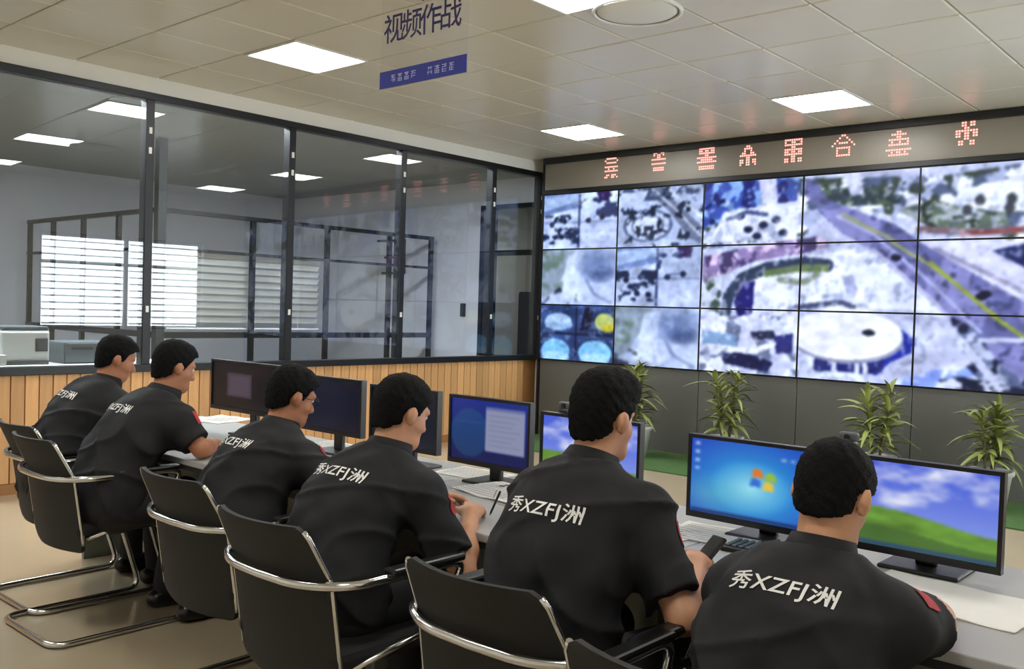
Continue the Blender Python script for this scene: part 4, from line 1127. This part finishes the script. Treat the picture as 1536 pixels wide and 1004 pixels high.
def person(label, seat, hx_px, hy_px, Yh, yaw=0.0, pitch=0.35, hyaw=0.0, roll=0.0, rh=None, lh=None, S=0.97, h=0.0062, hair_top=0.0, seed=0, chair_dy=0.0, twist=0.0, skin=None, curl=0.75, hairlow=0.0, pole=0.6):
    rnd = random.Random(seed)
    Hc = on_y(hx_px, hy_px, Yh)
    R0, F0, U0 = basis(yaw, 0.0)
    C7 = Hc - F0 * 0.085 * S - Vector((0, 0, 0.155 * S))
    pz = 0.555
    Pv = Vector((seat[0], seat[1], pz)); Lf = (C7 - Pv).length / 0.53
    sp = (C7 - Pv).normalized(); N = R0.cross(sp) * -1.0
    if N.dot(F0) < 0: N = -N
    org = Vector((Pv.x, Pv.y, 0))
    Tr = (R0 * math.cos(twist) + F0 * math.sin(twist)).normalized()
    Tf = sp.cross(Tr); Tf = Tf if Tf.dot(F0) > 0 else -Tf
    def spine(t, back=0.045):
        return Pv + (C7 - Pv) * t - N * back * 4 * t * (1 - t)
    hr, hf, hu = basis(yaw + hyaw, pitch, roll)
    A = (Tr, Tf, sp)
    torso = [(ell(spine(0.02), A, (0.168 * S, 0.125 * S, 0.13 * Lf)), .05), (ell(spine(0.26), A, (0.150 * S, 0.112 * S, 0.14 * Lf)), .06), (ell(spine(0.52), A, (0.166 * S, 0.118 * S, 0.15 * Lf)), .06),
             (ell(spine(0.74), A, (0.168 * S, 0.115 * S, 0.13 * Lf)), .06), (ell(spine(0.90) + Tf * 0.01, A, (0.135 * S, 0.085 * S, 0.085 * S)), .05)]
    sh = {}
    for s_ in (-1, 1):
        sh[s_] = C7 + Tr * (0.166 * S * s_) + Tf * 0.05 * S - sp * 0.075 * S
        torso.append((cone(C7 - sp * 0.035 + Tf * 0.0, sh[s_] + sp * 0.015, 0.052 * S, 0.052 * S), .05))
        torso.append((cone(C7 - sp * 0.11 * S, sh[s_] - sp * 0.02, 0.07 * S, 0.066 * S), .05))
    # arms
    l1, l2 = 0.285 * S, 0.255 * S
    arms = {}
    for s_, tgt in ((1, rh), (-1, lh)):
        if tgt is None:
            w = Vector((Pv.x + R0.x * 0.15 * s_, DY0 + 0.16, DZ + 0.034))
        elif len(tgt) == 2: w = on_z(tgt[0], tgt[1], DZ + 0.034)
        else: w = Vector(tgt)
        e, w = ik(sh[s_], w, l1, l2, R0 * (pole * s_) + Vector((0, 0, -0.75)) - F0 * 0.35)
        if e.y > DY0 - 0.05 and e.z < DZ + 0.05: e.z = DZ + 0.05
        arms[s_] = (e, w)
    # ---------------- body
    pts = [Hc, Pv, C7] + [q for a in arms.values() for q in a]
    knees = {s_: Pv + R0 * (0.12 * s_) + F0 * 0.44 * S + Vector((0, 0, 0.0)) for s_ in (-1, 1)}
    for s_ in knees: knees[s_].z = 0.54
    ank = {s_: knees[s_] + F0 * (0.02 - 0.10 * (seed % 3) * 0.5) + R0 * 0.02 * s_ for s_ in (-1, 1)}
    for s_ in ank: ank[s_].z = 0.09
    lo = np.min([list(p) for p in pts + list(ank.values())], 0) - 0.30; hi = np.max([list(p) for p in pts + list(knees.values())], 0) + 0.30
    lo[2] = 0.0; hi[2] = Hc.z + 0.2
    F = Field(lo, hi, h)
    for pr, k in torso: F.add(pr, k, -0.012)
    for s_ in (-1, 1):
        e, w = arms[s_]
        F.add(cone(sh[s_], e, 0.050 * S, 0.040 * S), 0.03)
        m_ = e + (w - e) * 0.35
        F.add(cone(e, m_, 0.040 * S, 0.041 * S), 0.02); F.add(cone(m_, w, 0.041 * S, 0.027 * S), 0.02)
        fd = (w - e).normalized(); fd.z *= 0.25; fd = (fd + F0 * 0.25 - R0 * 0.1 * s_).normalized()
        hand(F, w, fd, Vector((0, 0, 1)), -R0 * s_ + Vector((0, 0, 0.25)), curl, S)
        F.add(cone(Pv + R0 * 0.085 * s_, knees[s_], 0.078 * S, 0.054 * S), 0.04)
        F.add(cone(knees[s_], ank[s_], 0.052 * S, 0.036 * S), 0.03); F.add(cone(ank[s_] - Vector((0, 0, 0.04)), ank[s_] + F0 * 0.13 - Vector((0, 0, 0.055)), 0.034, 0.026), 0.03)
    HS = S * 0.985
    def H(x, y, z): return Hc + (hr * x + hf * y + hu * z) * HS
    HB = (hr, hf, hu)
    F.add(cone(C7 - sp * 0.02 + Tf * 0.02, H(0, -0.015, -0.05), 0.062 * HS, 0.056 * HS), 0.03)
    F.add(ell(H(0, -0.012, 0.022), HB, (0.074 * HS, 0.094 * HS, 0.092 * HS)), 0.02)
    F.add(ell(H(0, 0.022, -0.045), HB, (0.060 * HS, 0.068 * HS, 0.076 * HS)), 0.03)
    F.add(cone(H(-0.028, 0.055, -0.092), H(0.028, 0.055, -0.092), 0.026 * HS, 0.026 * HS), 0.03)
    F.add(cone(H(0, 0.084, 0.005), H(0, 0.106, -0.032), 0.009 * HS, 0.0135 * HS), 0.010)
    F.add(cone(H(-0.012, 0.095, -0.036), H(0.012, 0.095, -0.036), 0.009 * HS, 0.009 * HS), 0.008)
    F.add(cone(H(-0.036, 0.076, 0.024), H(0.036, 0.076, 0.024), 0.012 * HS, 0.012 * HS), 0.015)
    F.add(cone(H(-0.016, 0.086, -0.064), H(0.016, 0.086, -0.064), 0.0075 * HS, 0.0075 * HS), 0.006); F.add(cone(H(-0.013, 0.084, -0.074), H(0.013, 0.084, -0.074), 0.0075 * HS, 0.0075 * HS), 0.006)
    for s_ in (-1, 1):
        F.add(ell(H(0.040 * s_, 0.052, -0.03), HB, (0.022 * HS, 0.026 * HS, 0.026 * HS)), 0.02)
        er = (hr * 0.92 - hf * 0.38 * s_).normalized() if s_ > 0 else (hr * 0.92 + hf * 0.38).normalized()
        ef = hu.cross(er)
        F.add(ell(H(0.081 * s_, -0.012, -0.012), (er, ef, hu), (0.009 * HS, 0.020 * HS, 0.033 * HS)), 0.008)
        F.add(ell(H(0.088 * s_, -0.022, -0.004), (er, ef, hu), (0.007 * HS, 0.014 * HS, 0.024 * HS)), 0.006)
    body = link('person', F.mesh('person_body', org, M['skin'] if skin is None else skin)); body.location = org
    tag(body, label, 'person', 'uniformed men seated along the desks')
    # ---------------- hair and eyebrows
    hl = np.array(Hc) - 0.19; hh = np.array(Hc) + 0.19
    G = Field(hl, hh, 0.0055)
    G.add(ell(H(0, -0.012, 0.022), HB, (0.074 * HS, 0.094 * HS, 0.092 * HS)), 0)
    G.add(ell(H(0, 0.022, 0.030), HB, (0.066 * HS, 0.070 * HS, 0.074 * HS)), 0.02)
    G.add(ell(H(0, -0.052, -0.035), HB, (0.054 * HS, 0.040 * HS, 0.070 * HS)), 0.03)
    G.add(cone(C7 - sp * 0.02 + Tf * 0.02, H(0, -0.015, -0.05), 0.060 * S, 0.0545 * S), 0.03)
    hc = np.array(Hc); hr_, hf_, hu_ = (np.array(v) for v in HB)
    def loc(X, Y, Z):
        x, y, z = X - hc[0], Y - hc[1], Z - hc[2]
        return [(v[0] * x + v[1] * y + v[2] * z) / HS for v in (hr_, hf_, hu_)]
    def hairline(X, Y, Z):
        x, y, z = loc(X, Y, Z)
        zc = np.interp(y.astype(float), [-0.12, -0.075, -0.035, -0.012, 0.018, 0.035, 0.06, 0.09], [-0.085 + hairlow, -0.078 + hairlow, -0.045 + hairlow * .5, 0.012, -0.012, 0.035, 0.062, 0.075])
        return (zc - z) * 0.62 * HS
    def thick(X, Y, Z):
        x, y, z = loc(X, Y, Z)
        return -(np.interp(z.astype(float), [-0.085, -0.05, 0.0, 0.04, 0.09, 0.13], [0.0028, 0.0045, 0.0075, 0.0125, 0.0165, 0.018]) + hair_top * np.clip((z - 0.05) / 0.06, 0, 1) * np.clip((y + 0.08) / 0.1, 0.4, 1)) * HS
    G.warp(thick)
    G.cut(hairline)
    def ears(X, Y, Z):
        x, y, z = loc(X, Y, Z)
        return 0.031 - np.sqrt((np.abs(x) - 0.085) ** 2 * 0.6 + (y + 0.012) ** 2 * 1.3 + (z + 0.018) ** 2 * 0.8)
    G.cut(ears)
    ph = rnd.uniform(0, 6)
    G.warp(lambda X, Y, Z: 0.0012 * np.sin(95 * X + 60 * Y + ph + 2 * np.sin(70 * Z)) * np.sin(80 * Z - 50 * Y + ph) + 0.0010 * np.sin(210 * X + 170 * Z + 120 * Y))
    for s_ in (-1, 1):
        G.add(cone(H(0.018 * s_, 0.089, 0.022), H(0.047 * s_, 0.074, 0.027), 0.0042 * HS, 0.0032 * HS), 0)
    hm = G.mesh('person_hair', org, M['hair'])
    nv = len(hm.vertices); vc = np.zeros(nv * 3, np.float32); vn = np.zeros(nv * 3, np.float32)
    hm.vertices.foreach_get('co', vc); hm.vertices.foreach_get('normal', vn)
    jit = np.random.RandomState(seed).uniform(-0.0012, 0.0016, nv).astype(np.float32)
    hm.vertices.foreach_set('co', (vc.reshape(-1, 3) + vn.reshape(-1, 3) * jit[:, None]).ravel()); hm.update()
    link('hair', hm, body)
    for s_ in (-1, 1):
        b = MB(); cc = H(0.031 * s_, 0.0745, 0.006) - org; r = 0.0118 * HS
        rows = [[cc + hr * (r * math.sin(a) * math.cos(p)) + hu * (r * math.sin(a) * math.sin(p)) + hf * (r * math.cos(a)) for p in np.linspace(0, 2 * math.pi, 13)[:-1]] for a in np.linspace(0.01, math.pi - 0.01, 9)]
        b.quadgrid(rows, closed_v=True); eo = b.obj('eye', M['eye_white'], body)
        eo.data.materials.append(M['hair'])
        for f_ in eo.data.polygons:
            if (f_.center - cc).normalized().dot(hf) > 0.84: f_.material_index = 1
    # ---------------- shirt
    T = Field(lo, hi, 0.0075)
    for pr, k in torso: T.add(pr, k, 0.016)
    T.add(ell(spine(0.05), A, (0.182 * S, 0.145 * S, 0.14 * S)), 0.05, 0.010)
    T.add(ell(spine(0.24) - N * 0.012, A, (0.172 * S, 0.132 * S, 0.15 * S)), 0.05, 0.010)
    T.add(ell(spine(0.5) - N * 0.01, A, (0.170 * S, 0.122 * S, 0.15 * S)), 0.05, 0.010)
    sl = {}
    for s_ in (-1, 1):
        e, w = arms[s_]; u = (e - sh[s_]).normalized(); en = sh[s_] + (e - sh[s_]) * 0.80; sl[s_] = (u, en)
        T.add(cone(sh[s_], sh[s_] + (e - sh[s_]) * 1.15, 0.070 * S, 0.073 * S), 0.04)
    def hem(X, Y, Z):
        return (np.array(pz - 0.075) - Z) * 1.0
    T.cut(hem)
    for s_ in (-1, 1):
        u, en = sl[s_]
        def cuff(X, Y, Z, u=u, en=en, s_=s_):
            x, y, z = X - en.x, Y - en.y, Z - en.z
            t = x * u.x + y * u.y + z * u.z
            rad = np.sqrt(np.maximum(x * x + y * y + z * z - t * t, 0))
            inside = np.where(rad < 0.13, t, -0.1)
            inside = np.where(t > 0.14, -0.1, inside)
            dx, dy_, dz_ = X - Pv.x, Y - Pv.y, Z - Pv.z
            lat = (dx * Tr.x + dy_ * Tr.y + dz_ * Tr.z) * s_
            return np.where(lat > 0.15 * S, inside, -0.1)
        T.cut(cuff)
    nk = H(0, -0.01, -0.06); nd = (nk - C7).normalized(); ne = C7 + nd * 0.028
    def necks(X, Y, Z):
        x, y, z = X - ne.x, Y - ne.y, Z - ne.z
        t = x * nd.x + y * nd.y + z * nd.z; rad = np.sqrt(np.maximum(x * x + y * y + z * z - t * t, 0))
        return np.where(rad < 0.085, t, -0.1)
    T.cut(necks)
    q1, q2, q3 = rnd.uniform(0, 6), rnd.uniform(0, 6), rnd.uniform(0, 6)
    tr, ts = np.array(Tr), np.array(sp)
    def folds(X, Y, Z):
        a = (X - Pv.x) * tr[0] + (Y - Pv.y) * tr[1] + (Z - Pv.z) * tr[2]; c = (X - Pv.x) * ts[0] + (Y - Pv.y) * ts[1] + (Z - Pv.z) * ts[2]
        lowm = np.clip((0.40 - c) / 0.22, 0.18, 1)
        r1 = np.abs(np.sin(9.5 * a + 1.3 * np.sin(7 * c + q1) + q2)); r2 = np.abs(np.sin(10 * c + 7 * a + 1.4 * np.sin(9 * a + q3) + q1)); r3 = np.abs(np.sin(11 * c - 8 * a + 1.1 * np.sin(13 * c + q2)))
        return lowm * (-0.022 * (1 - r1) ** 2 - 0.016 * (1 - r2) ** 3 + 0.008) - 0.010 * (1 - r3) ** 4 + 0.0018 * np.sin(40 * a - 31 * c + q1)
    T.warp(folds)
    sm = T.mesh('person_shirt', org, M['shirt']); shirt = link('shirt', sm, body)
    # collar: a standing band folded over
    b = MB(); cu = nd; cr = (Tr - cu * Tr.dot(cu)).normalized(); cf = cu.cross(cr); cf = cf if cf.dot(F0) > 0 else -cf
    rows = []
    for rad, t in ((0.070, -0.02), (0.072, 0.012), (0.066, 0.044), (0.071, 0.046), (0.080, 0.018), (0.092, -0.016), (0.088, -0.022)):
        rows.append([ne - org + cu * (t * S - 0.012 * math.cos(a)) + (cr * math.sin(a) * rad * 1.0 - cf * math.cos(a) * rad * 1.02) * S + cf * 0.012 for a in np.linspace(-2.55, 2.55, 31)])
    b.quadgrid(rows); co = b.obj('collar', M['shirt'], shirt); co.modifiers.new('solid', 'SOLIDIFY').thickness = 0.003
    # ---------------- trousers and shoes
    B = Field(lo, [hi[0], hi[1], 0.75], 0.009)
    B.add(ell(spine(-0.02), A, (0.178 * S, 0.14 * S, 0.12 * S)), 0.03)
    for s_ in (-1, 1):
        B.add(cone(Pv + R0 * 0.085 * s_ - Vector((0, 0, 0.01)), knees[s_], 0.09 * S, 0.068 * S), 0.04); B.add(cone(knees[s_], ank[s_], 0.068 * S, 0.058 * S), 0.03)
    B.cut(lambda X, Y, Z: 0.07 - Z); 
    link('trousers', B.mesh('person_trousers', org, M['trousers']), body)
    for s_ in (-1, 1):
        a = ank[s_]; Q = Field([a.x - 0.2, a.y - 0.25, -0.01], [a.x + 0.2, a.y + 0.35, 0.16], 0.007)
        b0 = Vector((a.x, a.y, 0.045)); Q.add(cone(b0 - F0 * 0.045, b0 + F0 * 0.05, 0.043, 0.044), 0); Q.add(cone(b0 + F0 * 0.05, b0 + F0 * 0.17 - Vector((0, 0, 0.008)), 0.045, 0.036), 0.03); Q.add(cone(b0, b0 + Vector((0, 0, 0.06)), 0.045, 0.042), 0.02)
        Q.cut(lambda X, Y, Z: 0.004 - Z)
        link('shoe', Q.mesh('person_shoe', org, M['leather']), body)
    # ---------------- white lettering and red badge
    bv = bvh_of(sm)
    o = spine(0.76) - org; dirv = (Tf * 0.95 - sp * 0.05).normalized()
    tm = text_mesh('秀XZFJ洲', width=0.235 * S, height=0.054 * S, bold=0.012); tm.materials.append(M['print_white'])
    link('back_lettering', wrap(tm, bv, o, Tr, sp, dirv, 0.003), body)
    e, w = arms[1]; u = (e - sh[1]).normalized(); oc = sh[1] + (e - sh[1]) * 0.30 - org
    out = (R0 * 0.62 + F0 * 0.62 + Vector((0, 0, 0.45))); out = (out - u * out.dot(u)).normalized(); sx = u.cross(out)
    b = MB(); n = 6
    b.quadgrid([[((i / n - .5) * 0.05 * (1 - 0.35 * max(0, j / n - .6)), (j / n - .5) * -0.062, 0) for i in range(n + 1)] for j in range(n + 1)])
    bm_ = b.mesh('badge'); bm_.materials.append(M['badge_red'])
    link('sleeve_badge', wrap(bm_, bv, oc, sx, -u, -out, 0.003), body)
    # ---------------- chair
    return body, Pv, arms, (R0, F0), (hr, hf, hu, H)

SK2 = mat('skin_tan', srgb(176, 118, 86), 0.5, var=0.12, vscale=14, bump=0.05, bscale=250)
men = [
    dict(label='nearest man in black uniform, bending before the green hill monitor', seat=(-0.83, 1.78), hx_px=1250, hy_px=742, Yh=2.05, pitch=0.45, hyaw=0.03, seed=1, twist=0.05, pole=0.2, chair=-0.16),
    dict(label='man in black uniform holding a phone, second nearest the camera', seat=(-1.45, 1.83), hx_px=905, hy_px=625, Yh=2.05, pitch=0.22, hyaw=0.05, rh=(-1.24, 2.17, 0.80), seed=2, hair_top=0.018, twist=0.06, chair=-0.05, curl=0.8),
    dict(label='man in black uniform writing in a notebook, third nearest', seat=(-2.25, 1.75), hx_px=603, hy_px=618, Yh=2.05, pitch=0.35, hyaw=0.12, rh=(706, 772), seed=3, twist=0.04, chair=0.0, curl=0.9),
    dict(label='man in glasses and black uniform reading papers, fourth nearest', seat=(-2.98, 1.88), hx_px=438, hy_px=594, Yh=2.18, pitch=0.35, hyaw=0.15, seed=4, chair=0.0, skin=SK2),
    dict(label='man in black uniform resting a forearm on the desk, second from left', seat=(-3.98, 1.88), hx_px=262, hy_px=550, Yh=2.2, pitch=0.30, hyaw=0.05, rh=(322, 668), seed=5, chair=0.0, skin=SK2),
    dict(label='leftmost man in black uniform, looking down at the desk', seat=(-4.62, 1.93), hx_px=175, hy_px=538, Yh=2.26, pitch=0.35, hyaw=0.20, seed=6, chair=0.06, skin=SK2)]
chair_lab = ['black mesh chair with chrome tube frame under the nearest man', 'black mesh chair with chrome arms behind the man with the phone', 'black mesh chair with chrome arms behind the writing man',
             'black mesh chair with chrome arms behind the man in glasses', 'black mesh chair with chrome arms behind the man second from left', 'black mesh chair with chrome sled base under the leftmost man']
built = []
for i, d in enumerate(men):
    d = dict(d); cdy = d.pop('chair'); 
    if i >= 3: d['h'] = 0.0072
    r = person(**d); built.append(r)
    Pv = r[1]
    c = chair0 if i == 0 else copy_tree(chair0)
    c.location = (Pv.x + (0, 0, 0, 0, -0.17, 0)[i], Pv.y + 0.05 + cdy, 0); c.scale = (1.06, 1.06, 1.06)
    tag(c, chair_lab[i], 'chair', 'chrome framed mesh chairs')

# things held: phone, pen; glasses worn
_, Pv, arms, _, _ = built[1]
w = arms[1][1]
t = thing('mobile_phone', 'small black phone in the right hand of the second nearest man', 'phone', (w.x + 0.0, w.y + 0.10, w.z + 0.03), -0.3)
t.rotation_euler = (0.7, 0, -0.3)
boxobj('case', (-0.024, -0.045, 0), (0.024, 0.03, 0.013), M['plastic_black'], t, 0.004); boxobj('glass', (-0.021, -0.041, 0.013), (0.021, 0.026, 0.014), M['bezel'], t)
_, Pv, arms, _, _ = built[2]
w = arms[1][1]
t = thing('ballpoint_pen', 'dark pen in the hand of the writing man', 'pen', (w.x - 0.02, w.y + 0.115, w.z - 0.012))
b = MB(); b.tube([(0, 0, -0.012), (0.008, -0.004, 0.0), (0.075, -0.035, 0.085)], [0.0012, 0.004, 0.004], 8); b.obj('barrel', M['plastic_black'], t)
b = MB(); b.tube([(0.06, -0.034, 0.09), (0.035, -0.022, 0.058)], 0.0015, 6); b.obj('clip', M['chrome'], t)
for i, (what, who) in ((3, ('thin dark framed glasses on the man reading papers', 0)),):
    body, _, _, _, (hr, hf, hu, H) = built[i]
    c = H(0, 0.095, 0.006)
    t = thing('eyeglasses', what, 'glasses', c)
    for s_ in (-1, 1):
        b = MB(); q = H(0.032 * s_, 0.098, 0.004) - c
        b.tube([q + hr * 0.023 * math.cos(a) + hu * 0.017 * math.sin(a) for a in np.linspace(0, 2 * math.pi, 17)[:-1]], 0.0016, 6, closed=True); b.obj('rim', M['plastic_black'], t)
        b = MB(); b.tube([H(0.055 * s_, 0.098, 0.01) - c, H(0.079 * s_, 0.07, 0.008) - c, H(0.083 * s_, -0.02, 0.0) - c], 0.0016, 6); b.obj('temple', M['plastic_black'], t)
    b = MB(); b.tube([H(-0.009, 0.10, 0.008) - c, H(0.009, 0.10, 0.008) - c], 0.0016, 6); b.obj('bridge', M['plastic_black'], t)
